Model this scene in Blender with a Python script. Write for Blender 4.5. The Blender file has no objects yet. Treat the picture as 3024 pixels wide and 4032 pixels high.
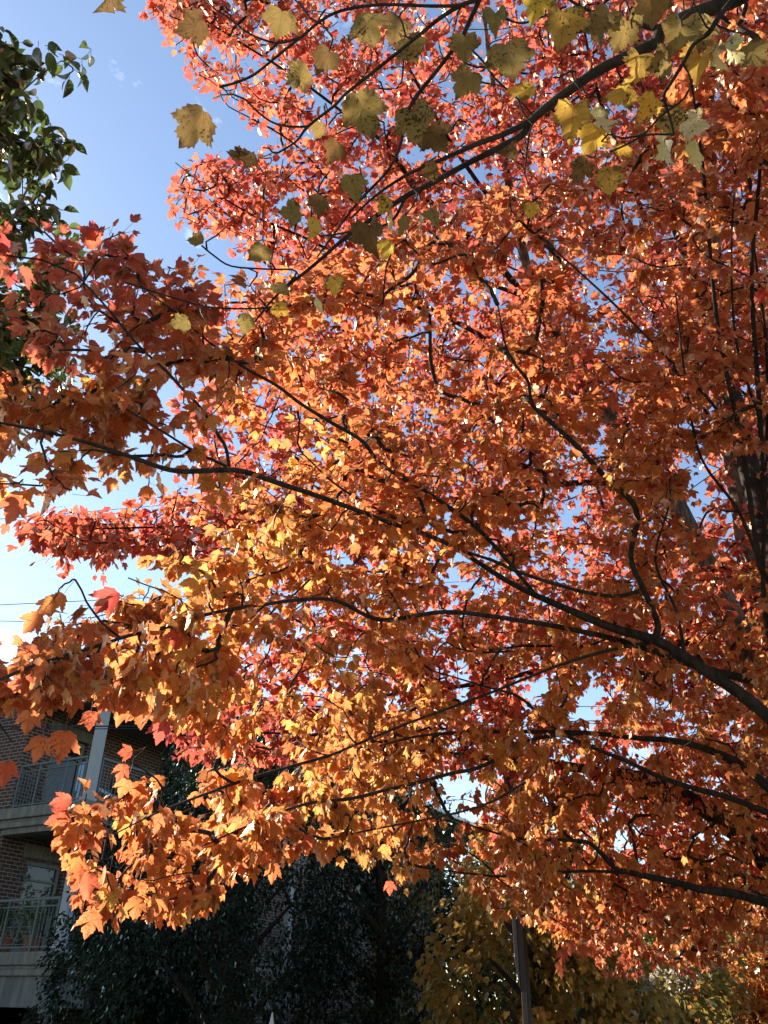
import bpy, math, random
import numpy as np
from mathutils import Vector, Matrix
random.seed(7); rng = np.random.default_rng(11)
PI = math.pi; R = math.radians
scene = bpy.context.scene
col = scene.collection

# ---------------------------------------------------------------- camera
PITCH, ROLL, FPX = R(31.0), R(1.0), 3261.0
CAMZ = 1.6
fwd = Vector((0, math.cos(PITCH), math.sin(PITCH)))
right0 = Vector((1, 0, 0)); up0 = right0.cross(fwd)
right = right0*math.cos(ROLL) + up0*(math.sin(ROLL))
up = right.cross(fwd)
cam_d = bpy.data.cameras.new('camera'); cam = bpy.data.objects.new('camera', cam_d); col.objects.link(cam)
cam_d.sensor_fit = 'VERTICAL'; cam_d.sensor_height = 36.0; cam_d.lens = 36.0*FPX/4032.0
cam_d.clip_start = 0.05; cam_d.clip_end = 3000
M3 = Matrix((right, up, -fwd)).transposed()
cam.matrix_world = Matrix.Translation((0, 0, CAMZ)) @ M3.to_4x4()
scene.camera = cam

# ---------------------------------------------------------------- sun, sky, exposure
SUN_AZ, SUN_EL = R(-54), R(30.5)
sund = Vector((math.sin(SUN_AZ)*math.cos(SUN_EL), math.cos(SUN_AZ)*math.cos(SUN_EL), math.sin(SUN_EL)))
world = bpy.data.worlds.new("World"); scene.world = world; world.use_nodes = True
wn = world.node_tree; wn.nodes.clear()
wo = wn.nodes.new('ShaderNodeOutputWorld'); wb = wn.nodes.new('ShaderNodeBackground')
sky = wn.nodes.new('ShaderNodeTexSky'); sky.sky_type = 'NISHITA'; sky.sun_disc = False
sky.sun_elevation = SUN_EL; sky.sun_rotation = SUN_AZ
sky.air_density = 1.0; sky.dust_density = 0.25; sky.ozone_density = .7
wtc = wn.nodes.new('ShaderNodeTexCoord'); wmap = wn.nodes.new('ShaderNodeMapping'); wmap.inputs['Scale'].default_value = (3, 3, 6)
wno = wn.nodes.new('ShaderNodeTexNoise'); wno.inputs['Scale'].default_value = 2.1; wno.inputs['Detail'].default_value = 8; wno.inputs['Roughness'].default_value = .62
wr = wn.nodes.new('ShaderNodeValToRGB'); wr.color_ramp.elements[0].position = .60; wr.color_ramp.elements[1].position = .80
wr.color_ramp.elements[0].color = (0, 0, 0, 1); wr.color_ramp.elements[1].color = (.5, .5, .5, 1)
wm = wn.nodes.new('ShaderNodeMixRGB'); wm.inputs[2].default_value = (11, 12, 13.5, 1)
wn.links.new(wtc.outputs['Generated'], wmap.inputs[0]); wn.links.new(wmap.outputs[0], wno.inputs['Vector'])
wn.links.new(wno.outputs[0], wr.inputs[0]); wn.links.new(wr.outputs[0], wm.inputs[0]); wn.links.new(sky.outputs[0], wm.inputs[1])
wn.links.new(wm.outputs[0], wb.inputs[0]); wb.inputs[1].default_value = 0.082
wn.links.new(wb.outputs[0], wo.inputs[0])
sl = bpy.data.lights.new('sun', 'SUN'); sl.energy = 5.0; sl.angle = R(.5); sl.color = (1, .93, .82)
so = bpy.data.objects.new('sun', sl); col.objects.link(so); so.rotation_euler = sund.to_track_quat('Z', 'Y').to_euler()
scene.view_settings.view_transform = 'Standard'; scene.view_settings.look = 'None'
scene.view_settings.exposure = 1.66; scene.view_settings.gamma = 1
scene.cycles.max_bounces = 10; scene.cycles.transmission_bounces = 8; scene.cycles.diffuse_bounces = 6; scene.cycles.glossy_bounces = 3

# ---------------------------------------------------------------- helpers
def at(px, py, r):
    d = right*((px-1512)/FPX) + up*((2016-py)/FPX) + fwd
    return Vector((0, 0, CAMZ)) + d.normalized()*r
def at_h(px, py, h):
    d = right*((px-1512)/FPX) + up*((2016-py)/FPX) + fwd
    return Vector((0, 0, CAMZ)) + d*(h/math.hypot(d.x, d.y))
rt_n, up_n, fw_n = np.array(right), np.array(up), np.array(fwd)
def at_np(px, py, r):
    d = ((px-1512)/FPX)[:, None]*rt_n + ((2016-py)/FPX)[:, None]*up_n + fw_n
    d /= np.linalg.norm(d, axis=1)[:, None]
    return np.array([0, 0, CAMZ]) + d*r[:, None]
def proj_np(P):
    q = P-np.array([0, 0, CAMZ]); z = np.maximum(q@fw_n, 1e-3)
    return 1512+FPX*(q@rt_n)/z, 2016-FPX*(q@up_n)/z, np.linalg.norm(q, axis=1)

def new_mat(name):
    m = bpy.data.materials.new(name); m.use_nodes = True; nt = m.node_tree; nt.nodes.clear()
    out = nt.nodes.new('ShaderNodeOutputMaterial'); return m, nt, out
class NG:
    def __init__(s, nt): s.nt = nt
    def n(s, t, **kw):
        nd = s.nt.nodes.new(t)
        for k, v in kw.items(): setattr(nd, k, v)
        return nd
    def l(s, a, b): s.nt.links.new(a, b)
    def math(s, op, a, b=None, c=None):
        nd = s.nt.nodes.new('ShaderNodeMath'); nd.operation = op
        for i, v in enumerate((a, b, c)):
            if v is None: continue
            if isinstance(v, (int, float)): nd.inputs[i].default_value = v
            else: s.nt.links.new(v, nd.inputs[i])
        return nd.outputs[0]
    def noise(s, vec, scale, detail=3, rough=.5):
        nd = s.nt.nodes.new('ShaderNodeTexNoise'); nd.inputs['Scale'].default_value = scale
        nd.inputs['Detail'].default_value = detail; nd.inputs['Roughness'].default_value = rough
        if vec is not None: s.nt.links.new(vec, nd.inputs['Vector'])
        return nd.outputs[0]
    def ramp(s, fac, stops):
        nd = s.nt.nodes.new('ShaderNodeValToRGB'); e = nd.color_ramp.elements
        while len(e) < len(stops): e.new(.5)
        for i, (p, c) in enumerate(stops):
            e[i].position = p; e[i].color = (c[0], c[1], c[2], 1) if hasattr(c, '__len__') else (c, c, c, 1)
        s.nt.links.new(fac, nd.inputs[0]); return nd.outputs[0]
    def mix(s, fac, a, b, mode='MIX'):
        nd = s.nt.nodes.new('ShaderNodeMixRGB'); nd.blend_type = mode
        for i, v in enumerate((fac, a, b)):
            if isinstance(v, (int, float)): nd.inputs[i].default_value = v if i == 0 else (v, v, v, 1)
            elif isinstance(v, tuple): nd.inputs[i].default_value = (*v, 1)
            else: s.nt.links.new(v, nd.inputs[i])
        return nd.outputs[0]

def leaf_mat(name, trans=.55, gloss=.35, rough=.42, veins=True, spots=.5, spot_col=(.07, .025, .01), spot_scale=170, tint=1.0, sheen=(.9, .74, .52, 1), edge=False):
    m, nt, out = new_mat(name); g = NG(nt)
    a = g.n('ShaderNodeAttribute', attribute_name='leaf_color'); c = a.outputs['Color']
    tc = g.n('ShaderNodeTexCoord'); P = tc.outputs['Object']
    c = g.mix(g.math('MULTIPLY', g.noise(P, 45, 3), .55), c, g.mix(.4, c, (.88, .42, .10)) if spots else c)
    if veins:
        uv = g.n('ShaderNodeAttribute', attribute_name='leaf_uv')
        sx = g.n('ShaderNodeSeparateXYZ'); g.l(uv.outputs['Vector'], sx.inputs[0])
        ax = g.math('ABSOLUTE', sx.outputs[0]); y = sx.outputs[1]
        ang = g.math('ARCTAN2', ax, y)
        rr = g.math('SQRT', g.math('ADD', g.math('MULTIPLY', ax, ax), g.math('MULTIPLY', y, y)))
        d = None
        for va in (0, .66, 1.15):
            dd = g.math('MULTIPLY', g.math('ABSOLUTE', g.math('SUBTRACT', ang, va)), rr)
            d = dd if d is None else g.math('MINIMUM', d, dd)
        # secondary veins
        sec = g.math('ABSOLUTE', g.math('SUBTRACT', g.math('FRACT', g.math('MULTIPLY', g.math('SUBTRACT', y, g.math('MULTIPLY', ax, .75)), 8)), .5))
        vm = g.math('SUBTRACT', 1, g.math('MINIMUM', 1, g.math('DIVIDE', d, .016)))
        sv = g.math('MULTIPLY', g.math('SUBTRACT', 1, g.math('MINIMUM', 1, g.math('DIVIDE', sec, .10))), .25)
        vf = g.math('MULTIPLY', g.math('MAXIMUM', vm, sv), .55)
        c = g.mix(vf, c, g.mix(1, c, (.35, .25, .2), 'MULTIPLY'))
    if spots:
        n1 = g.noise(P, spot_scale, 4, .65); n2 = g.noise(P, 13, 2)
        s1 = g.ramp(g.math('ADD', n1, g.math('MULTIPLY', g.math('SUBTRACT', n2, .5), .55)), [(.60, 0), (.66, 1)])
        c = g.mix(g.math('MULTIPLY', s1, spots), c, spot_col)
    if edge:   # margins dried brown
        cy = g.math('SUBTRACT', y, .42); rad = g.math('SQRT', g.math('ADD', g.math('MULTIPLY', ax, ax), g.math('MULTIPLY', cy, cy)))
        ef = g.ramp(g.math('ADD', rad, g.math('MULTIPLY', g.math('SUBTRACT', g.noise(P, 38, 5, .6), .5), 1.5)), [(.50, 0), (.68, 1)])
        c = g.mix(g.math('MULTIPLY', ef, .8), c, (.10, .055, .02))
    df = g.n('ShaderNodeBsdfDiffuse'); tr = g.n('ShaderNodeBsdfTranslucent'); g.l(g.mix(1, c, (.62, .60, .60), 'MULTIPLY'), df.inputs[0])
    hs = g.n('ShaderNodeHueSaturation'); hs.inputs['Saturation'].default_value = .95; hs.inputs['Value'].default_value = tint*.94
    g.l(c, hs.inputs['Color']); g.l(hs.outputs[0], tr.inputs[0])
    m1 = g.n('ShaderNodeMixShader'); m1.inputs[0].default_value = trans; g.l(df.outputs[0], m1.inputs[1]); g.l(tr.outputs[0], m1.inputs[2])
    gl = g.n('ShaderNodeBsdfGlossy'); gl.inputs['Roughness'].default_value = rough; gl.inputs[0].default_value = sheen
    lw = g.n('ShaderNodeFresnel'); lw.inputs[0].default_value = 1.4
    fm = g.math('MINIMUM', g.math('MULTIPLY', lw.outputs[0], gloss*3), .5)
    m2 = g.n('ShaderNodeMixShader'); g.l(fm, m2.inputs[0]); g.l(m1.outputs[0], m2.inputs[1]); g.l(gl.outputs[0], m2.inputs[2])
    g.l(m2.outputs[0], out.inputs[0]); return m

def solid(name, c, rough=.7, bump=0, bscale=30, var=.25, metal=0, spec=.5):
    m, nt, out = new_mat(name); g = NG(nt); b = g.n('ShaderNodeBsdfPrincipled')
    tc = g.n('ShaderNodeTexCoord'); P = tc.outputs['Object']
    n = g.noise(P, bscale*.25, 5, .6)
    cc = g.mix(n, tuple(x*(1-var) for x in c), tuple(min(1, x*(1+var)) for x in c))
    g.l(cc, b.inputs['Base Color']); b.inputs['Roughness'].default_value = rough; b.inputs['Metallic'].default_value = metal
    b.inputs['Specular IOR Level'].default_value = spec
    if bump:
        bp = g.n('ShaderNodeBump'); bp.inputs['Strength'].default_value = bump; bp.inputs['Distance'].default_value = .01
        g.l(g.noise(P, bscale, 6, .65), bp.inputs['Height']); g.l(bp.outputs[0], b.inputs['Normal'])
    g.l(b.outputs[0], out.inputs[0]); return m

def bark(name, c1, c2, scale=22, stretch=.18):
    m, nt, out = new_mat(name); g = NG(nt); b = g.n('ShaderNodeBsdfPrincipled')
    tc = g.n('ShaderNodeTexCoord'); mp = g.n('ShaderNodeMapping'); mp.inputs['Scale'].default_value = (1, 1, stretch)
    g.l(tc.outputs['Object'], mp.inputs[0]); n = g.noise(mp.outputs[0], scale, 7, .7); big = g.noise(tc.outputs['Object'], 5, 3)
    r = g.ramp(n, [(.38, c1), (.62, c2)]); c = g.mix(g.math('MULTIPLY', big, .6), r, g.mix(1, r, (.55, .6, .5), 'MULTIPLY'))
    g.l(c, b.inputs['Base Color']); b.inputs['Roughness'].default_value = .9; b.inputs['Specular IOR Level'].default_value = .2
    bp = g.n('ShaderNodeBump'); bp.inputs['Strength'].default_value = .8; bp.inputs['Distance'].default_value = .02
    g.l(n, bp.inputs['Height']); g.l(bp.outputs[0], b.inputs['Normal']); g.l(b.outputs[0], out.inputs[0]); return m

MAT = {}
MAT['maple'] = leaf_mat('maple_leaf', trans=.66, gloss=.12, rough=.55, spots=.75, tint=1.0)
MAT['red'] = leaf_mat('red_leaf', trans=.68, gloss=.11, rough=.55, veins=False, spots=.5, tint=1.0)
MAT['yellow'] = leaf_mat('yellow_leaf', trans=.36, gloss=.15, spots=.95, spot_col=(.05, .03, .012), spot_scale=150, edge=True)
MAT['green'] = leaf_mat('green_leaf', trans=.4, gloss=.35, rough=.32, veins=False, spots=0)
MAT['dark'] = leaf_mat('evergreen_leaf', trans=.15, gloss=.10, rough=.42, sheen=(.75, .9, .72, 1), veins=False, spots=0)
MAT['bark_dark'] = bark('dark_bark', (.018, .013, .010), (.05, .038, .03))
MAT['bark_grey'] = bark('grey_bark', (.06, .048, .04), (.24, .20, .16), 26)
MAT['petiole'] = solid('petiole', (.32, .10, .04), .6)

def mesh_np(name, V, F, mat, parent=None, color=None, uv=None, smooth=False):
    """V (n,3), F (m,k) equal-sized faces"""
    me = bpy.data.meshes.new(name); n, (m, k) = len(V), F.shape
    me.vertices.add(n); me.vertices.foreach_set('co', V.astype(np.float32).ravel())
    me.loops.add(m*k); me.loops.foreach_set('vertex_index', F.astype(np.int32).ravel())
    me.polygons.add(m); me.polygons.foreach_set('loop_start', (np.arange(m)*k).astype(np.int32))
    me.polygons.foreach_set('loop_total', np.full(m, k, np.int32))
    if smooth: me.polygons.foreach_set('use_smooth', np.ones(m, bool))
    me.update(calc_edges=True)
    if color is not None:
        a = me.color_attributes.new('leaf_color', 'FLOAT_COLOR', 'POINT')
        a.data.foreach_set('color', np.concatenate([color, np.ones((n, 1))], 1).astype(np.float32).ravel())
    if uv is not None:
        a = me.attributes.new('leaf_uv', 'FLOAT_VECTOR', 'POINT'); a.data.foreach_set('vector', uv.astype(np.float32).ravel())
    me.materials.append(mat); o = bpy.data.objects.new(name, me); col.objects.link(o)
    if parent: o.parent = parent; o.matrix_parent_inverse = Matrix.Translation(-parent.location)
    return o

def tag(o, label=None, cat=None, group=None, kind=None):
    if label: o['label'] = label
    if cat: o['category'] = cat
    if group: o['group'] = group
    if kind: o['kind'] = kind
    return o
def empty(name, loc, label, cat, rz=0, group=None):
    o = bpy.data.objects.new(name, None); col.objects.link(o); o.location = loc; o.rotation_euler = (0, 0, rz)
    return tag(o, label, cat, group)

# -------- leaf templates: half outline mirrored, fan about a centre
def template(half, cy, fold=.25, curl=.25, wav=0.0, seed=0, mid=True):
    r = random.Random(seed)
    h = list(half); pts = h + [(-x, y) for x, y in reversed(h[1:-1])]
    pts = [(x*(1+r.uniform(-.06, .06)), y+r.uniform(-.015, .015)) for x, y in pts]
    V = [(0, cy)] + pts; n = len(pts)
    if mid:   # inner ring for curvature
        V += [(x*.5, cy+(y-cy)*.5) for x, y in pts]
    out = []
    ph = r.uniform(0, 6)
    for x, y in V:
        z = fold*abs(x) - curl*(y-.3)**2*(1 if y > .3 else .4) + wav*math.sin(7*x+5*y+ph)*.08 - abs(x)**2*.25
        out.append((x, y, z))
    F = []
    for i in range(n):
        j = (i+1) % n
        if mid:
            F.append((0, n+1+i, n+1+j)); F.append((n+1+i, 1+i, 1+j)); F.append((n+1+i, 1+j, n+1+j))
        else: F.append((0, 1+i, 1+j))
    return np.array(out), np.array(F), np.array([(x, y, 0) for x, y in V])
maple_half = [(0, 0), (.13, -.03), (.25, .03), (.40, .12), (.36, .20), (.43, .29), (.45, .40), (.53, .47), (.50, .53), (.57, .72), (.45, .66), (.41, .68), (.34, .58), (.24, .54), (.29, .66), (.23, .72), (.24, .80), (.14, .86), (.10, .95), (0, 1.10)]
red_half = [(0, 0), (.25, .02), (.40, .14), (.44, .38), (.54, .70), (.36, .60), (.25, .53), (.24, .78), (0, 1.08)]
nor_half = [(0, 0), (.10, -.06), (.26, -.07), (.34, -.01), (.50, .02), (.47, .10), (.55, .20), (.50, .27), (.56, .33), (.64, .36), (.62, .44), (.70, .54), (.60, .55), (.56, .62), (.48, .60), (.40, .66), (.30, .62), (.34, .72), (.30, .78), (.33, .86), (.24, .85), (.20, .93), (.13, .92), (.08, 1.0), (0, 1.12)]
oval_half = [(0, 0), (.10, .05), (.22, .22), (.27, .45), (.22, .72), (.10, .92), (0, 1.08)]
small_half = [(0, 0), (.20, .2), (.26, .5), (.14, .85), (0, 1.05)]
T_maple = [template(maple_half, .36, f, c, w, s, mid=False) for s, (f, c, w) in enumerate([(.15, .2, 0), (.3, .35, .6), (-.1, .5, .8), (.45, .15, .5), (.0, -.2, .9), (.25, .7, 1.2), (.9, .4, .6), (-.5, .5, 1.0)])]
T_red = [template(red_half, .36, f, c, w, s, mid=False) for s, (f, c, w) in enumerate([(.2, .2, 0), (.4, .4, .5), (-.1, .3, 1)])]
T_nor = [template(nor_half, .36, f, c, w, s, mid=True) for s, (f, c, w) in enumerate([(.1, .2, .6), (.25, .3, 1.0), (-.1, .4, 1.4), (.9, .5, 1.6), (.2, .8, 1.2)])]
T_oval = [template(oval_half, .4, f, c, w, s, mid=False) for s, (f, c, w) in enumerate([(.4, .3, 0), (.7, .5, 0), (.3, .8, .5)])]
T_small = [template(small_half, .4, f, c, 0, s, mid=False) for s, (f, c) in enumerate([(.3, .2), (.6, .5)])]

def norm(a): return a/np.maximum(np.linalg.norm(a, axis=-1, keepdims=True), 1e-9)
def leaves(name, temps, pos, tip, nor, size, color, mat, parent, uvs=True):
    """pos: leaf base, tip: direction of midrib, nor: face normal"""
    n = len(pos); tip = norm(tip); nor = norm(nor-(nor*tip).sum(1)[:, None]*tip); side = np.cross(tip, nor)
    which = rng.integers(0, len(temps), n); Vs, Fs, Cs, Us = [], [], [], []; off = 0
    for k, (tv, tf, tu) in enumerate(temps):
        s = np.where(which == k)[0]
        if not len(s): continue
        wx = rng.uniform(.85, 1.15, (len(s), 1))
        V = (side[s, None]*(tv[None, :, 0, None]*wx[:, :, None]) + tip[s, None]*tv[None, :, 1, None] + nor[s, None]*tv[None, :, 2, None])*size[s, None, None] + pos[s, None]
        F = tf[None] + (np.arange(len(s))*len(tv))[:, None, None] + off; off += len(s)*len(tv)
        Vs.append(V.reshape(-1, 3)); Fs.append(F.reshape(-1, 3)); Cs.append(np.repeat(color[s], len(tv), 0)); Us.append(np.tile(tu, (len(s), 1)))
    return mesh_np(name, np.concatenate(Vs), np.concatenate(Fs), mat, parent, np.concatenate(Cs), np.concatenate(Us) if uvs else None)

def sticks(name, A, B, ra, rb, mat, parent, k=3):
    """many thin tapered prisms A->B, one mesh"""
    n = len(A); d = norm(B-A); ref = np.where(np.abs(d[:, 2:3]) < .9, np.array([[0, 0, 1.]]), np.array([[1., 0, 0]]))
    u = norm(np.cross(d, ref)); v = np.cross(d, u); th = np.arange(k)*2*PI/k
    ring = u[:, None]*np.cos(th)[None, :, None] + v[:, None]*np.sin(th)[None, :, None]
    V = np.concatenate([A[:, None]+ring*ra[:, None, None], B[:, None]+ring*rb[:, None, None]], 1)
    i = np.arange(k); j = (i+1) % k; F = np.stack([i, j, j+k, i+k], 1)
    F = F[None] + (np.arange(n)*2*k)[:, None, None]
    return mesh_np(name, V.reshape(-1, 3), F.reshape(-1, 4), mat, parent, smooth=True)

def catmull(P, per=6):
    P = np.array(P, float); Q = np.vstack([2*P[0]-P[1], P, 2*P[-1]-P[-2]]); out = []
    for i in range(1, len(Q)-2):
        for t in np.arange(per)/per:
            a, b, c, d = Q[i-1], Q[i], Q[i+1], Q[i+2]
            out.append(.5*((2*b)+(-a+c)*t+(2*a-5*b+4*c-d)*t*t+(-a+3*b-3*c+d)*t**3))
    out.append(Q[-2]); return np.array(out)
def tube(name, P, rad, mat, parent, k=9, bumpy=.08):
    P = np.array(P, float); n = len(P); T = np.gradient(P, axis=0); T = norm(T)
    u = np.cross(T[0], [0, 0, 1.]);
    if np.linalg.norm(u) < .1: u = np.cross(T[0], [1., 0, 0])
    u = u/np.linalg.norm(u); V = []
    for i in range(n):
        u = u-T[i]*(u@T[i]); u /= np.linalg.norm(u); v = np.cross(T[i], u)
        for a in range(k):
            th = 2*PI*a/k; rr = rad[i]*(1+bumpy*rng.uniform(-1, 1))
            V.append(P[i]+(u*math.cos(th)+v*math.sin(th))*rr)
    F = [(i*k+a, i*k+(a+1) % k, (i+1)*k+(a+1) % k, (i+1)*k+a) for i in range(n-1) for a in range(k)]
    return mesh_np(name, np.array(V), np.array(F), mat, parent, smooth=True)

def inpoly(px, py, poly):
    c = np.zeros(len(px), bool); n = len(poly)
    for i in range(n):
        x1, y1 = poly[i]; x2, y2 = poly[(i+1) % n]
        if y1 == y2: continue
        k = ((y1 > py) != (y2 > py)) & (px < (x2-x1)*(py-y1)/(y2-y1)+x1); c ^= k
    return c
def idw(x, y, pts, p=2.5, s=120):
    pts = np.array(pts, float); d = ((x[:, None]-pts[:, 0])**2+(y[:, None]-pts[:, 1])**2+s*s)**(-p/2)
    return (d*pts[:, 2]).sum(1)/d.sum(1)
_wv = [(rng.normal(size=3), rng.uniform(0, 6)) for _ in range(9)]
def clump(P, scale):
    s = 0
    for k, (w, ph) in enumerate(_wv): s = s+np.sin(P@(w*(1+.35*k)/scale)+ph)/(1+.25*k)
    return s/2.6

# -------- twig growth: every cluster point is joined to the nearest wood
class Wood:
    def __init__(s): s.N = np.zeros((120000, 3)); s.par = np.full(120000, -1); s.cnt = np.zeros(120000); s.n = 0; s.paths = []
    def add(s, p, par): s.N[s.n] = p; s.par[s.n] = par; s.n += 1; return s.n-1
    def limb(s, P):
        par = -1
        for p in P: par = s.add(p, par)
    def grow(s, pts, maxlen=1.6):
        pts = np.array(pts)
        L = s.N[:s.n]; d0 = np.array([np.min(((L-p)**2).sum(1)) for p in pts]); ends = []
        for i in np.argsort(d0):
            p = pts[i]; D = ((s.N[:s.n]-p)**2).sum(1); q = int(np.argmin(D)); dist = math.sqrt(D[q])
            if dist < .03: continue
            if dist > maxlen: continue
            a = s.N[q]; seg = max(2, int(dist/.10)+1); seg = min(seg, 8)
            pq = s.par[q]; dp = norm(a-s.N[pq]) if pq >= 0 else norm(p-a); dr = (p-a)/dist
            if dp@dr < -.2: dp = -dp*.3
            t0 = (dp*.75+dr*.5)*dist; t1 = (dr+np.array([0, 0, .12])+rng.normal(size=3)*.15)*dist; prev = q; path = [q]
            seg = max(3, seg)
            for t in range(1, seg+1):
                f = t/seg; f2, f3 = f*f, f**3
                pp = (2*f3-3*f2+1)*a+(f3-2*f2+f)*t0+(3*f2-2*f3)*p+(f3-f2)*t1 + (rng.normal(size=3)*.003 if t < seg else 0)
                prev = s.add(pp, prev); path.append(prev)
            s.paths.append(path); ends.append((p, norm(s.N[path[-1]]-s.N[path[-2]]), path))
            k = prev
            while k >= 0: s.cnt[k] += 1; k = s.par[k]
        return ends
    def build(s, name, mat, parent, base=.0015, gain=.0010, power=.62, cap=.012):
        A, B, ra, rb = [], [], [], []
        for path in s.paths:
            for a, b in zip(path[:-1], path[1:]):
                A.append(s.N[a]); B.append(s.N[b]); rB = min(cap, base+gain*s.cnt[b]**power)
                rA = min(cap, base+gain*min(s.cnt[a], s.cnt[b]*1.0+1)**power); ra.append(rA); rb.append(rB)
        return sticks(name, np.array(A), np.array(B), np.array(ra), np.array(rb), mat, parent, 5)

PAL = np.array([[.84, .47, .085], [.78, .25, .05], [.64, .11, .042], [.52, .028, .045]])
PALR = np.array([[.80, .40, .09], [.76, .20, .058], [.66, .088, .042], [.54, .025, .045]])
def palette(w, PAL=PAL):
    w = np.clip(w, 0, .9999)*3; i = w.astype(int); f = (w-i)[:, None]; return PAL[i]*(1-f)+PAL[np.minimum(i+1, 3)]*f

def make_sprays(ends, per, size, hang, warm, wvar=.13, pet=(.03, .07), spread=.16):
    """leaves in opposite pairs along the last stretch of each twig"""
    base, tip, nor, sz, cl, pa = [], [], [], [], [], []
    for (p, d, path), s0, h0, w0 in zip(ends, size, hang, warm):
        upv = np.array([0, 0, 1.]); lat = np.cross(d, upv); lat = lat/max(np.linalg.norm(lat), .2); cw = rng.normal()*wvar
        ntil = rng.normal(size=3)*.28
        for k in range(per):
            f = k/per; node = p - d*spread*f*rng.uniform(.8, 1.2) + rng.normal(size=3)*.008
            sd = 1 if k % 2 else -1
            out = lat*sd*rng.uniform(.5, 1) + d*rng.uniform(.1, .8) + rng.normal(size=3)*.35
            if k == 0: out = d+rng.normal(size=3)*.2
            out /= np.linalg.norm(out); L = rng.uniform(*pet)
            h = np.clip(h0+rng.normal()*.22, 0, 1.1)
            pd = out*(1-h*.5)+np.array([0, 0, -.5*h]); b = node+pd/np.linalg.norm(pd)*L
            t = out*(1-h)+np.array([0, 0, -1.])*h*1.1+rng.normal(size=3)*.15
            nn = upv*(1-.8*h)+ntil+rng.normal(size=3)*(.22+.35*h)+out*h*.9
            base.append(b); tip.append(t); nor.append(nn); sz.append(s0*rng.choice([.6, .8, .95, 1.05, 1.2])*rng.uniform(.92, 1.08)); pa.append(node)
            cl.append(w0+cw+rng.normal()*.10+(.3 if rng.random() < .03 else 0))
    return tuple(np.array(x) for x in (base, tip, nor, sz, cl, pa))
def leafcolor(w, vr=.16, brown=.05, pal=PAL):
    c = palette(w, pal)*(1+rng.normal(size=(len(w), 1))*vr*.6); b = rng.random(len(w)) < brown
    c[b] = c[b]*np.array([.38, .35, .45]); return np.clip(c, .01, .95)

# ================================================================= ground
def sheet(name, pts, z, mat, kind='structure'):
    me = bpy.data.meshes.new(name); me.from_pydata([(x, y, z) for x, y in pts], [], [tuple(range(len(pts)))]); me.materials.append(mat)
    o = bpy.data.objects.new(name, me); col.objects.link(o); o['kind'] = kind; return o
sheet('ground', [(-900, -900), (900, -900), (900, 900), (-900, 900)], 0, solid('grass', (.07, .085, .03), .95, .5, 40))
sheet('road', [(-40, -14), (40, -14), (40, -2), (-40, -2)], .004, solid('asphalt', (.05, .05, .052), .9, .3, 60))
sheet('pavement', [(-40, -1.6), (40, -1.6), (40, 1.2), (-40, 1.2)], .12, solid('concrete_paving', (.32, .31, .29), .9, .2, 30))
# ================================================================= building
class MB:
    def __init__(s): s.V = []; s.F = []
    def box(s, x0, y0, z0, x1, y1, z1):
        b = len(s.V); s.V += [(x0, y0, z0), (x1, y0, z0), (x1, y1, z0), (x0, y1, z0), (x0, y0, z1), (x1, y0, z1), (x1, y1, z1), (x0, y1, z1)]
        s.F += [tuple(b+i for i in f) for f in ((3, 2, 1, 0), (4, 5, 6, 7), (0, 1, 5, 4), (1, 2, 6, 5), (2, 3, 7, 6), (3, 0, 4, 7))]
    def bar(s, a, b, r, k=6, r2=None):
        a, b = Vector(a), Vector(b); d = (b-a).normalized(); u = d.cross(Vector((0, 0, 1)));
        if u.length < .05: u = d.cross(Vector((1, 0, 0)))
        u.normalize(); v = d.cross(u); n = len(s.V); r2 = r if r2 is None else r2
        for p, rr in ((a, r), (b, r2)):
            for i in range(k): t = 2*PI*i/k+PI/k; s.V.append(tuple(p+(u*math.cos(t)+v*math.sin(t))*rr))
        s.F += [(n+i, n+(i+1) % k, n+k+(i+1) % k, n+k+i) for i in range(k)] + [tuple(n+i for i in reversed(range(k))), tuple(n+k+i for i in range(k))]
    def poly(s, pts, faces): b = len(s.V); s.V += pts; s.F += [tuple(b+i for i in f) for f in faces]
    def lathe(s, prof, c, k=20):
        b = len(s.V); n = len(prof)
        for r, z in prof:
            for i in range(k): t = 2*PI*i/k; s.V.append((c[0]+r*math.cos(t), c[1]+r*math.sin(t), c[2]+z))
        for j in range(n-1):
            for i in range(k): s.F.append((b+j*k+i, b+j*k+(i+1) % k, b+(j+1)*k+(i+1) % k, b+(j+1)*k+i))
        s.F.append(tuple(b+i for i in reversed(range(k)))); s.F.append(tuple(b+(n-1)*k+i for i in range(k)))
    def build(s, name, mat, parent=None, bevel=0):
        me = bpy.data.meshes.new(name); me.from_pydata([tuple(v) for v in s.V], [], s.F); me.materials.append(mat)
        o = bpy.data.objects.new(name, me); col.objects.link(o)
        if parent: o.parent = parent
        if bevel:
            m = o.modifiers.new('bevel', 'BEVEL'); m.width = bevel; m.segments = 2; m.limit_method = 'ANGLE'
        return o

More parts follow.
